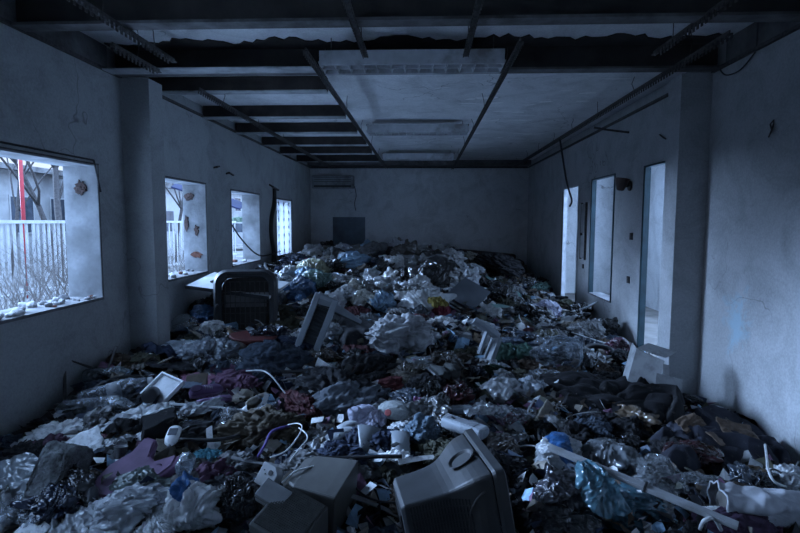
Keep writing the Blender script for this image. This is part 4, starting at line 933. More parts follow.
garment(350, 402, 70, 'grey blue shirt twisted into folds in front of the charcoal trousers', (.17, .19, .22), (1, .6, .42), .6, None, 17)
garment(262, 434, 78, 'brown ribbed jumper tangled above the beige loudspeaker boxes', (.10, .083, .06), (1, .75, .5), .25, .06, 18, phrase='the brown jumper', f=(.9, 4))
garment(195, 436, 62, 'charcoal twisted shirt above the white bag with the blue print', 'charcoal', (1, .55, .4), .2, None, 19)
garment(238, 383, 46, 'mauve and purple cloth bunched left of the dark slate sleeve', 'mauve', (1, .8, .5), .2, .05, 20, phrase='the mauve cloth')
drape('cloth', [(178, 372), (220, 378), (222, 396), (182, 394)], 'dusky pink cloth spread near the left pillar foot', 'cloth', (.30, .12, .19), .05, .025, 21, 36, phrase='the dusky pink cloth')
garment(208, 354, 52, 'grey blue plastic bundle below the wire-backed seat', (.22, .25, .29), (1, .7, .5), .2, .05, 22, mat=FILM, f=(1, 5))
# mauve foam slab with a folded black strap
p = P(140, 468); mark(p, 'the mauve foam slab'); k = size_at(p, 1)
M = frame(P(140, 466, .10), (1, .28, .16), (-.05, -.35, 1))
t = empty('foam_slab', 'mauve foam slab with torn edges lying left of the white detergent bottle', 'foam slab', M)
out_ = [(-36, -20), (-20, -26), (10, -24), (34, -8), (37, 2), (14, 0), (8, 8), (10, 26), (0, 32), (-10, 18), (-30, 8), (-38, -4)]
obj('foam', MB().prism([(x*k, y*k*1.3) for x, y in out_], -.05, .0), solid('mauve_foam', (.17, .09, .165), .9, 14, .25, .4, .01, dirt=(.12, .06, .11)), t, bevel=.01)
obj('covering', MB().prism([(x*k*.9-.01, y*k*1.2) for x, y in out_], .001, .006), solid('mauve_cover', (.18, .105, .18), .7, 9, .25), t)
drape('bag_strap', [(138, 440), (176, 428), (182, 440), (142, 458)], 'black folded bag strap lying across the mauve foam slab', 'strap', 'black', .16, .02, 24, 30, f=(.6, 2))
# grey rough slab at the left
p = P(60, 478); mark(p, 'the rough grey slab'); k = size_at(p, 1)
rs = np.random.RandomState(6); V, F = icos(5); V2 = np.sign(V)*np.abs(V)**.26
V2 = V2*np.array([15*k, .11, 27*k]) + .024*np.stack([ridges(V2*3, rs, 9, .8, 7, True) for _ in range(3)], 1)
o = obj('rough_slab', raw('rough_slab', V2, F), solid('crumbling_grey', (.27, .28, .285), .95, 16, .5, 1.0, .03, dirt=(.06, .06, .06)), M=TRS(tuple(P(60, 474, .10)), math.radians(-30), math.radians(8), math.radians(-8))); tag(o, 'rough grey crumbling slab tilted up near the left wall', 'slab')
# plastic bags and films of the foreground
film(33, 508, 66, 'clear crumpled film in the very corner in front of the grey slab', 'milky', .62, .2, .22, .10, 31, CLEAR, f=(.6, 3.2), phrase='the clear corner film')
film(80, 522, 62, 'milky torn bag between the clear corner film and the pale bag', 'milky', .8, 1.1, .25, .08, 32, f=(.6, 3))
bag(130, 512, 70, 'pale grey bag crumpled flat in the front left', (.50, .53, .56), (1, .9, .5), .4, .06, 33, phrase='the pale front bag')
bag(158, 530, 54, 'white bag half hidden at the front edge', 'white', (1, .8, .5), 2.2, .04, 34)
bag(138, 486, 54, 'greenish printed packet in front of the mauve foam slab', (.22, .27, .25), (1, .7, .45), .2, .05, 35, amp=.55)
film(15, 478, 60, 'grey plastic sheet hanging at the left edge beside the grey slab', (.26, .29, .31), .8, .1, .12, .12, 36, f=(.5, 2), rx=.5)
M_PRINT = solid('blue_print', (.035, .11, .26), .3, 9, .4, .4, .01)
def printed(o, p, up, r, m):
    """Blue ink on the faces of a bag that lie round a point."""
    o.data.materials.append(m); q = Vector(p)+Vector((0, 0, up)); W = o.matrix_world
    for f in o.data.polygons:
        c = W @ f.center; d = math.sqrt((c.x-q.x)**2+((c.z-q.z)*.9)**2+(.5*(c.y-q.y+.05))**2)
        if d < r*(1+.25*math.sin(31*c.x+17*c.z)): f.material_index = 1
# white carrier bag with blue print
t = bag(194, 512, 66, 'white carrier bag with a blue printed patch standing right of the pale bag', 'white', (.8, .6, .85), .5, .10, 37, amp=.75, f=(.5, 2.8), phrase='the white bag with blue print')
printed(t, P(196, 505), .22, .10, M_PRINT)
bag(237, 502, 48, 'black refuse sack gathered between the white bag and the speaker boxes', 'black', (.85, .8, .9), .2, .12, 38, amp=.7, ears=0, f=(.6, 2.4), phrase='the black sack')
film(207, 453, 24, 'teal knitted scrap behind the water bottle', (.10, .30, .38), .8, .2, .2, .10, 39, CLOTH, sharp=False, f=(1, 4))
film(185, 490, 30, 'tan paper bag standing beside the lying water bottle', (.24, .22, .20), 1.1, .1, .15, .12, 40, CARD, rx=.9)
# bottles
bottle(P(186, 462), size_at(P(186, 462), 54), 1.9, .35, 'ribbed', (.62, .68, .74), (.1, .45, .38), 'clear ribbed water bottle lying over the white bag with blue print', None, None, 1, .20); mark(P(186, 462), 'the lying water bottle')
bottle(P(103, 408), size_at(P(103, 408), 84), -.05, 0, 'ribbed', (.60, .66, .72), None, 'large crushed clear water bottle lying near the left wall', None, None, 2, .07); mark(P(103, 408), 'the crushed clear bottle')
bottle(P(118, 390), size_at(P(118, 390), 66), .45, -.12, 'smooth', (.55, .60, .66), (.5, .5, .52), 'clear bottle with a label band leaning behind the crushed bottle', None, (.42, .44, .46), 3, .10)
bottle(P(110, 374), size_at(P(110, 374), 46), .3, -.1, 'smooth', (.50, .56, .60), None, 'small clear bottle behind the labelled bottle by the left wall', None, None, 4, .06)
bottle(P(270, 410), size_at(P(270, 410), 46), 1.35, .25, 'ribbed', (.55, .62, .72), (.3, .34, .4), 'ribbed clear bottle standing tilted right of the mauve cloth', None, None, 5, .08)
bottle(P(178, 345), size_at(P(178, 345), 34), .55, -.2, 'smooth', (.05, .14, .12), (.1, .1, .1), 'dark green glass bottle at the foot of the left pillar', CLEAR, None, 6, .06)
t = empty('detergent_bottle', 'white detergent bottle with a grey label standing behind the mauve foam slab', 'bottle', on_heap(P(172, 436), .15, math.radians(112), 0, 1, .17)); k = size_at(P(172, 437), .74); mark(P(172, 437), 'the detergent bottle')
obj('body', MB().loft([[(x*k*w, y*k*w*.6, z*k*1.0) for x, y in [(8*math.cos(a), 8*math.sin(a)) for a in np.linspace(0, 2*PI, 21)[:-1]]] for z, w in ((-15, .75), (-13.5, .95), (-8, 1.02), (4, 1.02), (10, .85), (13, .5), (14, .3))]), PLAST, t, C['white'], smooth=True)
obj('spout', MB().lathe([(.25*8*k, 13.5*k), (.28*8*k, 14*k), (.24*8*k, 17*k), (.1*8*k, 17.2*k)], 14), PLAST, t, C['grey'], smooth=True); obj('label_panel', MB().box((-5*k, 4.3*k, -9*k), (5*k, 5.2*k, 2*k)), CARD, t, (.10, .11, .13))
# centre of the front: tubes, bent sheets, shoes
def pod(px, py, lpx, wpx, yaw, color, label, rx=0, ry=0, dz=.08, nm='plastic_tray', cat='plastic part', m=None):
    p = P(px, py); L, w = size_at(p, lpx)/2, size_at(p, wpx)/2
    t = empty(nm, label, cat, on_heap(p, yaw, rx, ry, 1, dz))
    obj('shell', MB().loft([ring_rect(w*.75, w*.45, -L, .6, 5), ring_rect(w, w*.6, -L*.93, .6, 5), ring_rect(w, w*.6, L*.9, .6, 5), ring_rect(w*.8, w*.45, L, .6, 5)]), m or PLAST, t, color)
    obj('face_strip', MB().box((-L*.8, -w*.55, w*.58), (L*.55, w*.55, w*.66)), PLAST, t, tuple(c*.6 for c in color)); return t
pod(464, 428, 44, 17, -.65, (.40, .43, .47), 'pale remote shaped plastic case behind the tube monitor', dz=.12); mark(P(464, 428), 'the pale plastic case')
pod(452, 411, 38, 10, .25, (.30, .33, .36), 'slim grey plastic handle above the pale plastic case', dz=.12)
def curl(px, py, wpx, hpx, yaw, color, label, rx=0., ry=0., bend=1.6, dz=.1):
    p = P(px, py); w, h = size_at(p, wpx), size_at(p, hpx); n = 14; V = []
    for th in (0, .006):
        for j in range(2):
            for i in range(n): a = (i/(n-1)-.5)*bend; r = w/max(bend, .1); V.append(((r-th)*math.sin(a), (j-.5)*h*(1-.25*i/n), (r-th)*math.cos(a)-r))
    N = 2*n; F = [(i, i+1, n+i+1, n+i) for i in range(n-1)] + [(N+n+i, N+n+i+1, N+i+1, N+i) for i in range(n-1)] + [(i+1, i, N+i, N+i+1) for i in range(n-1)] + [(n+i, n+i+1, N+n+i+1, N+n+i) for i in range(n-1)] + [(0, n, N+n, N), (n-1, N+n-1, N+2*n-1, 2*n-1)]
    o = obj('bent_sheet', raw('bent_sheet', V, F), PLAST, None, color, M=on_heap(p, yaw, rx, ry, 1, dz)); return tag(o, label, 'plastic sheet')
curl(372, 442, 26, 36, .4, (.20, .22, .24), 'bent grey plastic sheet standing behind the dark tube monitor', .8, .2); curl(398, 448, 22, 36, -.2, (.20, .22, .24), 'second bent grey sheet, nearer the monitor', .8, -.3)
curl(345, 432, 40, 14, .5, (.34, .37, .40), 'pale curved plastic strip left of the bent grey sheets', .3, 0); curl(352, 424, 30, 10, .8, (.42, .45, .48), 'narrow pale curved strip above the other curved strip', .3, .2)
jug = bag(395, 413, 34, 'white jug shaped bundle with a red cap in the centre', (.40, .42, .42), (1, .6, .6), -.15, .09, 41, PLAST, .25, 0); mark(P(395, 413), 'the white jug')
o = obj('red_cap', MB().lathe([(.018, 0), (.02, .02), (.012, .022)], 14), PLAST, None, (.40, .10, .10), M=on_heap(P(388, 414), 0, .9, -.2, 1.2, .13)); o.parent = jug; o.matrix_parent_inverse = jug.matrix_world.inverted(); o['label'] = 'dull red screw cap'
bag(422, 408, 22, 'pink balled up bag right of the white jug', (.42, .14, .34), (1, .9, .8), .3, .07, 42, amp=.5)
bag(420, 436, 34, 'slate blue balled up glove behind the dark monitor', (.12, .17, .22), (1, .9, .8), .3, .08, 43, CLOTH, .5)
film(366, 417, 36, 'pale lilac cloth scrap left of the white jug', (.48, .48, .60), .9, .5, .22, .10, 44, CLOTH, sharp=True, f=(.6, 2.4), rx=.4)
film(398, 455, 26, 'crumpled white paper at the left corner of the monitor', 'white', .7, .2, .22, .08, 45, CARD)
film(500, 413, 62, 'clear torn plastic hood behind the tube monitor', 'milky', .45, -.1, .30, .12, 46, CLEAR, f=(.5, 2.6), phrase='the clear plastic hood'); film(486, 411, 40, 'milky folded film in the clear plastic hood', 'milky', .35, .5, .25, .16, 47)
bag(513, 421, 22, 'dark red shiny packet below the clear plastic hood', (.18, .04, .06), (1, .7, .6), .3, .06, 48); bag(500, 447, 30, 'grey brown packet right of the tube monitor top', (.16, .14, .13), (1, .8, .7), .5, .06, 49)
shoe(P(437, 376), 1.9, .5, (.10, .11, .11), 'dark trainer lying on its side left of the other trainer', 1.1, (.07, .07, .075), .08); shoe(P(450, 374), 1.7, .3, (.12, .125, .12), 'dark trainer standing just below the chair leg frame', 1.1, (.06, .06, .06), .08); mark(P(444, 376), 'the pair of dark trainers')
shoe(P(206, 392), .6, .6, (.20, .12, .24), 'lilac slipper lying beside the dusky pink cloth', .85, (.24, .15, .27), .08); shoe(P(214, 400), .5, 2.2, (.22, .13, .26), 'second lilac slipper, sole upward', .85, (.30, .19, .34), .08)
film(182, 384, 34, 'slate book cover on the dusky pink cloth', (.12, .15, .19), .6, .1, .04, .10, 50, CARD, ragged=.05, squeeze=.05)
# a white shallow tray and dark flask
p = P(160, 393); k = size_at(p, 1); t = empty('foam_tray', 'white square foam tray leaning near the left pillar', 'tray', on_heap(p, -.5, .5, .1, 1, .10)); mark(p, 'the white foam tray')
obj('tray_base', MB().box((-15*k, -17*k, 0), (15*k, 17*k, .012)), PLAST, t, C['milky'], bevel=.006); obj('tray_rim', MB().box((-16*k, -18*k, .0), (-14*k, 18*k, .035)).box((14*k, -18*k, .0), (16*k, 18*k, .035)).box((-14*k, -18*k, 0), (14*k, -16*k, .035)).box((-14*k, 16*k, 0), (14*k, 18*k, .035)), PLAST, t, C['white'], bevel=.005)
bottle(P(152, 394), size_at(P(152, 394), 30), 1.9, .3, 'jug', (.03, .03, .035), (.6, .6, .6), 'black flask with a pale cap left of the white foam tray', PLAST, None, 7, .12)
film(172, 365, 42, 'black folded wallet shaped cloth below the left pillar', 'black', .4, .35, .10, .10, 51, CLOTH, f=(.5, 2), sharp=False)
film(190, 345, 60, 'pale grey cloth laid at the foot of the left pillar', (.42, .46, .50), .5, .15, .14, .08, 52, CLOTH, sharp=False)
# films and papers at left, mostly pale
for i, (x, y, w_, c_, yw, lb) in enumerate([(148, 411, 46, 'white', .5, 'white shiny film in front of the foam tray'), (120, 420, 40, 'milky', .2, 'milky torn film below the crushed clear bottle'), (150, 432, 30, 'white', 1, 'crumpled white tissue left of the detergent bottle'), (104, 442, 24, 'white', .3, 'white paper corner above the mauve foam slab'),
        (122, 425, 26, 'grey', 1.2, 'grey torn wrapper behind the mauve foam slab'), (90, 438, 26, (.30, .10, .16), .4, 'dark pink scrap behind the rough grey slab'), (205, 405, 40, 'milky', .7, 'milky strip of film in front of the lilac slippers')]):
    film(x, y, w_, lb, c_, .6, yw, .2, .09, 60+i, f=(.6, 3))
# long white cable loops and purple strap
def draped(px, r, m, label, dz=.1, cat='cable', nm='cable'):
    pts = []
    for q in px: pts.append(P(q[0], q[1], q[2] if len(q) > 2 else dz))
    return cable(nm, pts, r, m, label, cat)
draped([(270, 458, .14), (285, 452, .16), (296, 440, .18), (302, 428, .2), (298, 424, .2), (288, 425, .18)], .0042, M_WCAB, 'white cable loop over the brown jumper'); draped([(290, 462, .14), (300, 448, .17), (307, 440, .18), (306, 434, .18), (299, 428, .16)], .0042, M_WCAB, 'second white cable loop right beside the first')
draped([(282, 484, .22), (295, 472, .24), (310, 468, .24), (325, 466, .22)], .005, M_WCAB, 'thin white lead lying over the beige monitor casing'); draped([(345, 476, .1), (362, 494, .10), (378, 502, .10), (396, 503, .12)], .006, M_CABLE, 'dark lead running from the beige casing to the tube monitor')
draped([(258, 457, .15), (265, 445, .16), (272, 432, .16), (290, 426, .14)], .009, solid('purple_webbing', (.10, .065, .22), .8, 20), 'purple webbing strap on the brown jumper', cat='strap', nm='webbing_strap')
draped([(310, 458, .1), (345, 458, .1), (380, 457, .12), (402, 457, .12)], .012, M_CABLE, 'black hose lying behind the beige casing and monitor', cat='hose', nm='hose')
draped([(170, 404, .10), (205, 407, .10), (240, 411, .10), (268, 414, .10)], .010, M_WCAB, 'long pale lath lying in front of the mauve cloth', cat='lath', nm='lath')
draped([(180, 440, .12), (215, 440, .12), (240, 436, .12)], .012, M_CABLE, 'black tube behind the teal knitted scrap', cat='tube', nm='tube')
# foreground right
t = bag(558, 456, 52, 'white carrier bag with a blue patch at the upper end of the batten', 'milky', (1, .75, .6), .5, .09, 71, amp=.5, phrase='the carrier bag at the batten')
printed(t, P(552, 456), .13, .12, M_PRINT)
bag(610, 458, 56, 'grey smoky bag lying above the batten', (.16, .175, .19), (1, .7, .55), -.4, .08, 72, amp=.4, f=(.5, 2.2), phrase='the smoky grey bag')
bag(615, 505, 88, 'light blue carrier bag below the batten', (.075, .18, .24), (1, .75, .42), -.6, .0, 73, amp=.65, f=(.5, 3), phrase='the light blue bag'); film(598, 487, 40, 'light blue bag handle draped beside the light blue carrier bag', (.13, .29, .37), 1.3, .2, .25, .16, 74, rx=.6, f=(.5, 2.5))
bag(562, 495, 48, 'shiny black wrapped bundle left of the light blue bag', (.07, .07, .085), (1, .85, .8), .2, .08, 75, amp=.45, f=(1.2, 5), phrase='the shiny black bundle')
bag(560, 525, 60, 'dark sack at the front edge below the shiny black bundle', 'charcoal', (1, .7, .5), 0, .02, 76)
film(662, 478, 46, 'clear stiff packaging standing beside the batten', (.45, .48, .5), .9, .3, .20, .14, 77, CLEAR, rx=.6, f=(.5, 1.6)); film(700, 480, 40, 'clear crushed wrapper between the batten and the white roll', (.4, .42, .44), .6, -.4, .2, .08, 78, CLEAR)
# white fabric roll at the right edge
a, b = P(718, 502, .11), P(815, 512, .10); L = (b-a).length; M = frame(a, b-a, (0, 0, 1)); mark(a, 'the white fabric roll')
rs = np.random.RandomState(4); nr, ns = 48, 90; V = []
for i in range(ns):
    x = L*i/(ns-1)
    for j in range(nr):
        t_ = 2*PI*j/nr; V.append((x, math.cos(t_), math.sin(t_)))
V = np.array(V); d = .086*(1+.75*ridges(V*np.array([5, 1, 1]), rs, 8, .6, 3.5, True, .35, np.array([.8, 1, 1]))); V[:, 1] *= d*1.15; V[:, 2] *= d
F = [(i*nr+j, i*nr+(j+1) % nr, (i+1)*nr+(j+1) % nr, (i+1)*nr+j) for i in range(ns-1) for j in range(nr)] + [tuple(range((ns-1)*nr, ns*nr))]
o = soft('fabric_roll', (V, F), CLOTH, (.42, .43, .46), M, 'rolled white fabric with an open end lying at the right edge', 'fabric roll')
obj('inner_fold', MB().lathe([(.06, .02), (.05, .25), (.01, .26)], 20, Matrix.Rotation(PI/2, 4, 'Y')), CLOTH, o, (.12, .11, .10)); obj('hem', MB().tube([(0, V[j % nr][1]*1.02, V[j % nr][2]*1.02) for j in range(nr+1)], .005, 6, False), CLOTH, o, (.5, .51, .54))
garment(735, 532, 80, 'dark purple holdall at the front edge under the white roll', (.055, .03, .06), (1, .6, .5), .1, .03, 81, amp=.4, cat='holdall', name='holdall')
draped([(700, 530, .1), (704, 521, .17), (714, 520, .18), (721, 531, .11)], .010, M_WCAB, 'white bent plastic handle in front of the batten end', cat='handle loop', nm='handle_loop')
draped([(765, 445, .2), (767, 460, .2), (768, 470, .2), (774, 482, .16), (786, 488, .12)], .007, M_WCAB, 'white cable hanging over the navy quilt by the right wall'); draped([(730, 482, .1), (750, 474, .12), (770, 478, .12), (795, 468, .14)], .006, M_CABLE, 'black cable tangled before the navy quilt')
draped([(756, 486, .1), (772, 470, .16), (788, 476, .14), (798, 462, .16)], .006, M_CABLE, 'second black cable looping at the right wall')
bag(790, 482, 30, 'pale bag in the corner between quilt and white roll', 'milky', (.8, .8, .9), .3, .1, 82)
for i, (x, y, w_, yw, lb) in enumerate([(690, 424, 24, .4, 'brown torn cardboard leaning at the foot of the right pillar'), (738, 432, 34, .1, 'brown cardboard sheet lying over the navy quilt'), (716, 440, 24, .9, 'small tan card scrap between the two brown cardboard pieces')]):
    film(x, y, w_, lb, (.13, .09, .065), .6, yw, .16, .20, 84+i, CARD, rx=.6, ry=.25*(i-1), f=(.4, 1.4), ragged=.14, squeeze=.05, cat='cardboard', name='cardboard_piece', thick=.03)
# middle right: clear bag, ring, green cloth
bag(560, 358, 46, 'clear inflated plastic bag bulging before the teal window', (.45, .50, .55), (1, .8, .85), .3, .10, 91, CLEAR, .35, 2, phrase='the clear inflated bag'); film(545, 376, 60, 'clear torn film spread under the clear inflated bag', 'milky', .5, .1, .2, .08, 92, CLEAR, f=(.6, 3))
film(508, 388, 50, 'pale shiny film left of the black blanket', 'milky', .7, .4, .3, .10, 93, f=(.5, 2.4)); film(528, 384, 34, 'pale folded film at the end of the black blanket', (.45, .5, .56), .9, .9, .3, .12, 94)
p = P(598, 353); t = obj('rubber_ring', MB().tube([(.16*math.cos(a), .10*math.sin(a), 0) for a in np.linspace(0, 2*PI, 33)], .028, 8, False), M_DARK, smooth=True, M=on_heap(p, .2, .5, 0, 1, .10)); tag(t, 'black rubber ring lying left of the torn carton', 'ring'); mark(p, 'the black rubber ring')
film(512, 352, 50, 'dark green cloth to the right of the chair leg frame', (.05, .11, .085), .7, .2, .25, .08, 95, CLOTH, sharp=False); film(500, 306, 16, 'mint plastic card behind the tilted dark board', 'mint', .7, .4, .05, .22, 96, PLAST); film(500, 283, 40, 'mint green film behind the tilted dark board', 'mint', .4, -.5, .15, .06, 97)
bag(620, 352, 26, 'dark plum bag beside the black rubber ring', (.12, .04, .07), (1, .8, .8), .4, .08, 98)
bag(548, 312, 26, 'lilac white bag below the far doorway', (.60, .58, .72), (1, .8, .7), .4, .06, 99)
# far heap: the named bags
p = P(400, 335); garment(402, 338, 64, 'large striped pale sack lying in front of the white heap', (.42, .43, .45), (1, .7, .6), .4, .10, 101, .7, phrase='the large pale sack', f=(.8, 3.2), stretch=(.3, 1, .7), cat='sack', name='cloth_sack')
bag(424, 304, 44, 'open white bag with a mustard rag in its mouth', 'white', (1, .8, .6), .2, .06, 102, amp=.5, ears=0, phrase='the open white bag'); film(437, 302, 18, 'mustard rag in the mouth of the open white bag', (.30, .24, .06), 1.2, .3, .25, .22, 103, CLOTH, sharp=False)
bag(441, 250, 26, 'black sack at the very top of the white heap', 'black', (.9, .8, .95), .3, .10, 104, phrase='the top black sack', amp=.5); bag(405, 258, 34, 'brown grey sack left of the top black sack', (.07, .065, .06), (1, .8, .8), .8, .1, 105, amp=.5); bag(432, 262, 30, 'black sack below the top black sack', 'black', (1, .8, .7), 0, .08, 106, amp=.5)
garment(396, 256, 20, 'small dark bundle close to the end wall on the heap crest', 'black', (1, .8, .8), .3, .1, 107)
for i, (x, y, w_, c_, lb) in enumerate([(312, 270, 30, 'yellow', 'pale yellow bag on the white heap below the grey board'), (318, 281, 30, 'mint', 'mint green bag just below the pale yellow bag'), (296, 262, 26, 'navy', 'navy blue sack near the perforated panel'), (306, 277, 28, 'lightblue', 'light blue bag left of the pale yellow bag'), (354, 262, 26, 'lightblue', 'light blue bag high on the white heap'), (302, 264, 16, (.28, .08, .20), 'plum bag beside the navy blue sack'),
        (374, 254, 30, (.2, .21, .22), 'grey sack on the crest below the grey board'), (300, 292, 34, 'blue', 'blue bag left of the louvred frame top'), (362, 300, 26, 'cream', 'cream bag with an orange scrap above the louvred frame arm'), (440, 312, 22, (.2, .03, .05), 'dark red rag right of the large pale sack'), (454, 340, 12, 'blue', 'small blue drink carton below the tilted board')]):
    bag(x, y, w_, lb, c_, (1, .8, .65), i*.7, None, 110+i, CLOTH if 'rag' in lb else FILM)
# old settee along the end wall
t = empty('settee', 'brown broken settee along the end wall right of the black sacks', 'settee', TRS((1.30, 12.6, float(H(1.3, 12.6))-.12), 0, math.radians(5), math.radians(-4))); mark((1.3, 12.6), 'the brown settee')
BR = (.075, .05, .04)
obj('seat', MB().box((-.85, -.35, .0), (.85, .35, .26)), CLOTH, t, BR, bevel=.04); obj('backrest', MB().box((-.85, .2, .26), (.85, .38, .44)), CLOTH, t, BR, bevel=.05); obj('arm', MB().box((-1.0, -.36, 0), (-.82, .38, .40)), CLOTH, t, BR, bevel=.05); obj('arm', MB().box((.82, -.36, 0), (1.0, .38, .33)), CLOTH, t, BR, bevel=.05)
obj('cushion', MB().box((-.8, -.33, .26), (-.02, .18, .36)), CLOTH, t, (.10, .075, .06), bevel=.05); obj('cushion', MB().box((.03, -.33, .26), (.8, .18, .34)), CLOTH, t, (.10, .075, .06), bevel=.05)
garment(500, 266, 32, 'black garment thrown over the brown settee', 'black', (1, .7, .5), .2, .30, 121); o = obj('carton', MB().box((-.22, -.16, 0), (.22, .16, .26)), CARD, None, (.20, .18, .16), bevel=.006, M=TRS((2.1, 12.3, float(H(2.1, 12.3))-.02), 0, .05, .1)); tag(o, 'plain grey brown carton in the far right corner', 'carton'); obj('tape', MB().box((-.221, -.03, .02), (.221, .03, .262)), CARD, o, (.3, .29, .27))
o = obj('plank', MB().box((-.75, -.08, -.02), (.75, .08, .02)), M_JOIST, M=TRS((-.95, 12.95, float(H(-.95, 12.95))+.14), 0, -.02, .05)); tag(o, 'dark plank on the heap crest below the grey board', 'plank')
# near the left pillar
film(184, 322, 22, 'clear bottle pack under the white table top', 'milky', .9, .3, .2, .14, 131, CLEAR, rx=.6); bag(203, 316, 26, 'blue bag under the white table top', (.08, .22, .45), (1, .8, .7), .2, .08, 132); garment(206, 306, 24, 'dark cloth bundled under the white table top', 'charcoal', (1, .7, .6), .1, .12, 133)
o = obj('wire_stand', MB().tube([P(65, 408), P(66, 386)+Vector((0, 0, .22)), P(92, 380)+Vector((0, 0, .10))], .012, 6), M_RAIL); tag(o, 'bent iron wire sticking up at the left wall', 'wire'); o = obj('thin_stick', MB().tube([P(104, 382)+Vector((0, 0, .03)), P(118, 372)+Vector((0, 0, .22))], .010, 6), M_RAIL); tag(o, 'thin dark stick leaning on the left wall before the pillar', 'stick')
# ------------------------------------------------------------------ the rest of the heap, piece by piece
HERO += [('the left pillar', XL+.3, 5.1), ('the right pillar', XR-.3, 5.1), ('the large window', XL+.1, 3.9), ('the second window', XL+.1, 6.3), ('the third window', XL+.1, 8.45), ('the perforated panel', XL+.1, 10.8),
         ('the near doorway', XR-.1, 6.0), ('the teal window', XR-.1, 7.8), ('the far doorway', XR-.1, 9.4), ('the grey board', -1.87, YB-.2), ('the meter boxes', XR-.1, 8.62)]
VAR = {}
def variant(kind, i):
    if (kind, i) in VAR: return VAR[(kind, i)]
    s = 500+i
    if kind == 'bag': me = raw('plastic_bag', *bag_VF(s, 5, ((1, .8, .62), (1, .65, .5), (.9, .8, .8), (1, .9, .42))[i % 4], .62+.09*(i % 5), 1+i % 3, (.45+.08*(i % 3), 1.9+.4*(i % 3)))); m = FILM
    elif kind == 'rag': me = raw('rag', *lump_VF(s, 5, ((1, .7, .42), (1, .5, .36), (1, .85, .34), (.9, .7, .5))[i % 4], .75+.08*(i % 4), (.5+.12*(i % 3), 2.6+.5*(i % 3)))); m = CLOTH
    elif kind == 'cloth': me = raw('cloth', *sheet_VF(s, 1, .62+.05*(i % 4), 34, .26+.04*(i % 3), False, (.8, 3.6), .35, .4)); m = CLOTH
    elif kind == 'film': me = raw('plastic_film', *sheet_VF(s, 1, .5+.08*(i % 4), 30, .24+.05*(i % 3), True, (.6, 3.4), .4, .3)); m = FILM
    elif kind == 'card': me = raw('cardboard_piece', *sheet_VF(s, 1, .6+.1*(i % 3), 12, .10+.03*(i % 3), True, (.3, 1.1), .12, .05, .025)); m = CARD
    elif kind == 'strip':
        rs = np.random.RandomState(s); n = 12; wd = rs.uniform(.025, .06); bend = rs.uniform(-.5, .5); tw = rs.uniform(-.6, .6); V = []
        for th in (0, -.016):
            for j in range(n):
                u = j/(n-1)-.5; k = tw*u
                for q in (-wd, wd): V.append((u, q*math.cos(k)+bend*u*u, q*math.sin(k)+th+.25*bend*(.25-u*u)))
        F = [(2*j, 2*j+1, 2*j+3, 2*j+2) for j in range(n-1)]; m_ = 2*n; F += [tuple(m_+a for a in reversed(q)) for q in F[:n-1]] + [(2*j+2, m_+2*j+2, m_+2*j, 2*j) for j in range(n-1)] + [(2*j+1, m_+2*j+1, m_+2*j+3, 2*j+3) for j in range(n-1)] + [(0, m_, m_+1, 1), (m_-1, 2*m_-1, 2*m_-2, m_-2)]
        me = raw('plastic_strip', V, F, False); m = PLAST
    elif kind == 'cord':
        rs = np.random.RandomState(s); p = np.cumsum(np.vstack([[0, 0, 0], np.stack([np.full(14, .09), .11*np.sin(np.linspace(0, rs.uniform(3, 8), 14)+rs.uniform(0, 6)), .05*np.sin(np.linspace(0, rs.uniform(4, 9), 14)+rs.uniform(0, 6))], 1)]), 0); p -= p.mean(0)
        me = MB().tube(p, .014, 6).mesh('cord', True); m = PLAST
    else:
        mb = MB()
        if i % 3 == 0: mb.lathe([(.02, .0), (.30, .0), (.32, .03), (.40, .70), (.44, .72), (.44, .75), (.37, .74), (.29, .06), (.02, .05)], 20)     # cup
        elif i % 3 == 1: mb.lathe([(.02, 0), (.24, 0), (.27, .04), (.27, .70), (.22, .78), (.22, .80), (.02, .79)], 20)                         # tin
        else: mb.loft([ring_rect(.30, .20, 0, .4, 5), ring_rect(.36, .26, .24, .4, 5), ring_rect(.39, .29, .25, .4, 5), ring_rect(.34, .24, .25, .4, 5), ring_rect(.28, .18, .02, .4, 5)])   # food tray
        me = mb.mesh(('paper_cup', 'tin_can', 'food_tray')[i % 3], True); m = PLAST
    me.materials.append(m); VAR[(kind, i)] = me; return me
NOUN = dict(strip='plastic strip', cord='cord', bag='plastic bag', rag='garment', cloth='cloth', film='film', card='cardboard', bottle='plastic bottle')
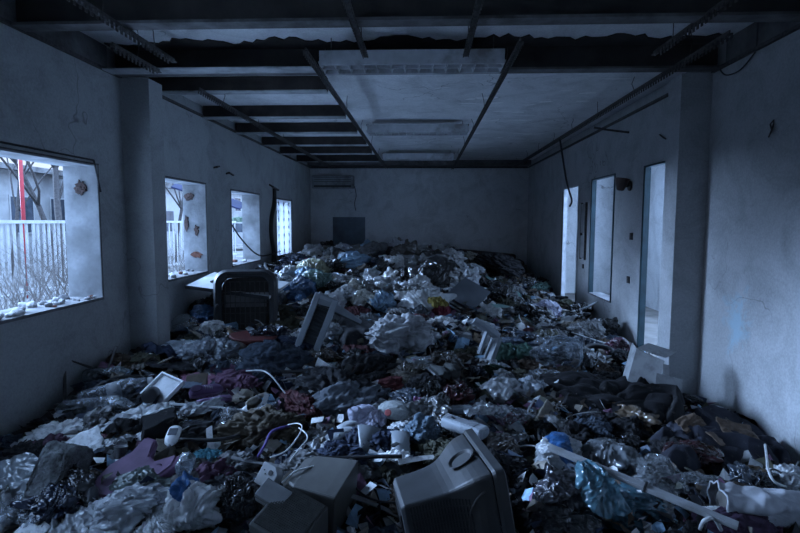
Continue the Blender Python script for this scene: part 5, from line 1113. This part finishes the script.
ZONES = {   # weighted kinds and colours of the parts of the heap
 'far': ([('bag', 62), ('film', 16), ('rag', 9), ('bottle', 6), ('tub', 4), ('card', 3), ('strip', 3)], ['white']*7+['milky']*6+['grey']*3+['lightblue']+['black', 'black', 'charcoal', 'navy', 'slate', 'cream', 'beige']),
 'back_right': ([('rag', 36), ('cloth', 12), ('bag', 24), ('film', 14), ('card', 10), ('bottle', 4)], ['black']*4+['brown']*4+['charcoal']*3+['grey', 'grey', 'milky', 'mint', 'olive', 'beige']),
 'left': ([('film', 22), ('rag', 22), ('bag', 10), ('cloth', 14), ('card', 11), ('bottle', 8), ('tub', 4), ('strip', 14), ('cord', 4)], ['white']*4+['milky']*4+['grey']*3+['slate']*4+['charcoal']*4+['navy']*3+['black']*3+['mauve', 'brown', 'brown', 'olive', 'beige']),
 'middle': ([('rag', 40), ('cloth', 22), ('film', 11), ('bag', 9), ('card', 5), ('tub', 3), ('bottle', 4), ('strip', 11), ('cord', 5)], ['charcoal']*5+['black']*5+['slate']*5+['navy']*3+['brown']*3+['grey']*4+['olive', 'milky', 'milky', 'beige', 'red', 'darkgreen', 'purple']),
 'right': ([('rag', 34), ('cloth', 20), ('film', 18), ('bag', 14), ('card', 8), ('tub', 2), ('bottle', 3), ('strip', 7), ('cord', 4)], ['black']*6+['charcoal']*5+['brown']*4+['olive']*3+['grey']*2+['slate']*2+['milky', 'mint', 'red', 'tan', 'beige']),
 'edge': ([('rag', 55), ('cloth', 25), ('card', 14), ('film', 6)], ['black']*6+['brown']*4+['charcoal']*4+['slate', 'olive']),
}
def zone(x, y):
    if y > 6.2 and -2.3 < x < 1.0 - .05*(y-6): return 'far' if y > 6.9 or R.random() < .5 else 'middle'
    if y > 6.6: return 'back_right' if x > 0 else 'left'
    if x < -2.45: return 'edge'
    if x > 2.2: return 'edge' if R.random() < .6 else 'right'
    if x < -.95 - .1*(y-3): return 'left'
    return 'middle' if x < .75 else 'right'
def pick(w): t = R.uniform(0, sum(q for _, q in w)); return next(k for k, q in [(k, sum(z for _, z in w[:i+1])) for i, (k, _) in enumerate(w)] if t <= q)
BIG = []
bpy.context.view_layer.update()
for o in SC.objects:      # keep clear of the large finds
    if o.get('category') and o.get('kind') is None and o.type in ('MESH', 'EMPTY') and not (o.get('category') in ('cable', 'lath', 'hose', 'tube', 'rubbish', 'rail', 'joist')):
        w = [q.matrix_world @ Vector(c) for q in [o, *o.children_recursive] if q.type == 'MESH' for c in q.bound_box]
        a = [min(q[i] for q in w) for i in range(3)]; b = [max(q[i] for q in w) for i in range(3)]
        if a[2] < 1.6 and XL < (a[0]+b[0])/2 < XR and .5 < (a[1]+b[1])/2 < YB: BIG.append(((a[0]+b[0])/2, (a[1]+b[1])/2-.04, max(.05, (b[0]-a[0])*.36), max(.05, (b[1]-a[1])*.36)))
ITEMS = []
def filler():
    y = 1.55; row = 0
    while y < 13.1:
        st = .172 + .0165*(y-2); x = XL+.12 + (row % 2)*st*.5
        while x < XR-.12:
            px, py = x+R.uniform(-.3, .3)*st, y+R.uniform(-.35, .35)*st; x += st
            px = min(max(px, XL+.14), XR-.14)
            u, v, d = project((px, py, float(H(px, py))))
            if not (-30 < u < 830 and v < 690) or 4.85 < py < 5.35 and not XL+.42 < px < XR-.42: continue
            if (abs(px-.20) < .30 and abs(py-2.45) < .32) or (-.90 < px < -.33 and 2.1 < py < 2.9): continue
            z = zone(px, py); kinds, cols = ZONES[z]; k = pick(kinds); c = R.choice(cols)
            if any(((px-a)/c_)**2+((py-b)/d_)**2 < 1 for a, b, c_, d_ in BIG): continue
            s = {'bag': .25, 'rag': .29, 'cloth': .31, 'film': .27, 'card': .22, 'bottle': .24, 'tub': .11, 'strip': .30, 'cord': .34}[k]*R.uniform(.6, 1.3)*(1+.035*(y-2))
            if z == 'edge': s *= .75
            s = min(s, 1.45*min(px-XL, XR-px), 1.45*(YB-py))
            ITEMS.append((k, z, c, px, py, s))
        y += st*.92; row += 1
filler()
def place_item(k, z, c, x, y, s):
    p = Vector((x, y, float(H(x, y)))); yaw = R.uniform(0, 2*PI); col = C[c]; j = R.uniform(.6, 1.2); col = tuple(min(.82, q*j) for q in col)
    big = '' if k in ('tub', 'bottle', 'cord') else 'large ' if s > .36 else 'small ' if s < .21 else ''
    cn = CN.get(c, c)
    if k == 'bottle':
        kd = R.choice(('ribbed', 'smooth', 'smooth', 'jug')); clear = R.random() < .7; cc = R.choice(('milky', 'milky', 'grey')) if clear else R.choice(('white', 'grey', 'charcoal', 'beige'))
        o = bottle(p, s, yaw, R.uniform(-.35, .15), kd, C[cc], R.choice((C['blue'], C['white'], C['red'], None)), 'x', CLEAR if clear else PLAST, C['grey'] if kd == 'smooth' else None, R.randrange(20, 24), .06, None, 0.0, False)
        return o, '%s %s plastic bottle' % ({'ribbed': 'ribbed', 'smooth': 'round', 'jug': 'wide'}[kd], ('clear ' if clear else '')+CN.get(cc, cc)), p
    n = {'bag': 18, 'rag': 18, 'cloth': 14, 'film': 14, 'card': 6, 'tub': 3, 'strip': 8, 'cord': 6}[k]; i = R.randrange(n)
    me = variant(k, i); o = bpy.data.objects.new(me.name.split('.')[0], me); COL.objects.link(o)
    if k == 'tub': col = C[R.choice(('white', 'milky', 'grey', 'grey', 'beige', 'charcoal', 'slate'))]; c = [q for q in C if C[q] == col][0]; cn = CN.get(c, c)
    if k in ('strip', 'cord'): c = R.choice(('white', 'milky', 'grey', 'grey', 'black', 'charcoal', 'slate') if k == 'strip' else ('black', 'black', 'charcoal', 'grey', 'milky')); col = C[c]; cn = c
    if k == 'card': c = R.choice(('tan', 'beige', 'beige', 'grey', 'brown', 'white')); col = C[c]; cn = c
    if k == 'film' and c in ('black', 'charcoal', 'navy', 'slate', 'brown', 'olive') and R.random() < .5: c = 'grey'; col = C[c]; cn = c
    o.color = (*col, 1)
    if k == 'film' and c in ('milky', 'grey', 'white') and R.random() < .35:
        o.material_slots[0].link = 'OBJECT'; o.material_slots[0].material = CLEAR; cn = 'clear '+cn
    t = {'bag': .25, 'rag': .2, 'cloth': .35, 'film': .5, 'card': .7, 'tub': 1.3, 'strip': .3, 'cord': .2}[k]
    rx, ry = R.uniform(-t, t), R.uniform(-t, t)
    o.matrix_world = on_heap(p, yaw, rx, ry, s, {'bag': .20, 'rag': .10, 'cloth': .12, 'film': .16, 'card': .2, 'tub': .3, 'strip': .22, 'cord': .2}[k]*s+.015, None, 1.0, False)
    shape = {'bag': ('crumpled', 'slumped', 'bulging', 'flattened')[i % 4], 'rag': ('crumpled', 'twisted', 'flattened', 'bunched')[i % 4], 'cloth': 'spread', 'film': 'creased', 'card': 'bent', 'tub': 'empty', 'strip': 'bent', 'cord': 'curled'}[k]
    noun = NOUN.get(k) or {'paper_cup': 'paper cup', 'tin_can': 'tin can', 'food_tray': 'food tray'}[o.name.split('.')[0]]
    return o, '%s%s %s %s' % (big, shape, cn, noun), p
PL = [(*place_item(*it), it[0]) for it in ITEMS]
# each gets a label of its own: its look, then where it lies by the nearest thing one can name
def rel(p, h):
    dx, dy = p[0]-h[1], p[1]-h[2]
    if abs(dx) > abs(dy): return 'right of' if dx > 0 else 'left of'
    return 'behind' if dy > 0 else 'in front of'
ORD = ['nearest', 'second nearest', 'third nearest', 'fourth nearest', 'fifth nearest', 'sixth nearest', 'seventh nearest', 'eighth nearest', 'ninth nearest', 'tenth nearest', 'eleventh nearest', 'twelfth nearest']
used = {}
for o, look, p, k in PL:
    hs = sorted(HERO, key=lambda h: (h[1]-p[0])**2+(h[2]-p[1])**2)[:5]
    best = min(hs[:4], key=lambda h: (len(used.get((look, rel(p, h), h[0]), ())), (h[1]-p[0])**2+(h[2]-p[1])**2))
    used.setdefault((look, rel(p, best), best[0]), []).append((((best[1]-p[0])**2+(best[2]-p[1])**2), o, k))
GRP = dict(bag='plastic bags strewn over the heap', rag='garments strewn over the heap', cloth='cloths strewn over the heap', film='plastic films strewn over the heap', card='cardboard pieces strewn over the heap', bottle='plastic bottles strewn over the heap', tub='empty food containers strewn over the heap', strip='plastic strips strewn over the heap', cord='cords strewn over the heap')
for (look, rl, ph), v in used.items():
    for i, (_, o, k) in enumerate(sorted(v, key=lambda q: q[0])):
        lb = '%s %s %s' % (look, rl, ph) if len(v) == 1 else '%s %s %s %s' % (ORD[min(i, 11)], look, rl, ph)
        tag(o, lb, {'bag': 'bag', 'rag': 'garment', 'cloth': 'cloth', 'film': 'plastic sheet', 'card': 'cardboard', 'bottle': 'bottle', 'tub': 'container', 'strip': 'strip', 'cord': 'cord'}[k], GRP[k])
# crumbs, threads and scraps nobody could count
def litter():
    rs = np.random.RandomState(12); V, F, MI = [], [], []
    N = 9000; y = 1.9 + 11.2*rs.rand(N)**1.5; x = rs.uniform(XL+.12, XR-.12, N); z = H(x, y)
    keep = ~((y > 4.9) & (y < 5.3) & ((x < XL+.36) | (x > XR-.36))); x, y, z = x[keep], y[keep], z[keep]
    for i in range(len(x)):
        s = rs.uniform(.015, .065)*(1+.05*y[i]); a = rs.uniform(0, 2*PI); n = normal_at(x[i], y[i]); A = np.array(Euler((rs.uniform(-.9, .9), rs.uniform(-.9, .9), a)).to_matrix())
        w = s*rs.uniform(.3, 1); b = len(V); L = np.array([(-s, -w, 0), (0, -w*rs.uniform(.6, 1.2), s*rs.uniform(-.5, .5)), (s, -w*rs.uniform(.4, 1), 0), (-s*rs.uniform(.7, 1), w, s*rs.uniform(-.4, .4)), (0, w, s*rs.uniform(-.4, .6)), (s, w*rs.uniform(.5, 1), s*rs.uniform(-.3, .3))]) @ A.T
        V += [tuple(q) for q in L+np.array([x[i], y[i], z[i]+rs.uniform(.0, .07)])]; F += [(b, b+1, b+4, b+3), (b+1, b+2, b+5, b+4)]; q = rs.randint(0, 12); MI += [q, q]
    me = raw('litter_scraps', V, F, False)
    for c in ('white', 'milky', 'grey', 'slate', 'charcoal', 'brown', 'black', 'navy', 'beige', 'lightblue', 'mauve', 'olive'): me.materials.append(solid('scrap_'+c, C[c], .7, 20, .3))
    me.polygons.foreach_set('material_index', MI); return me
o = obj('litter_scraps', litter()); o['kind'] = 'stuff'; tag(o, 'small torn scraps and crumbs littered between the larger rubbish', 'litter')
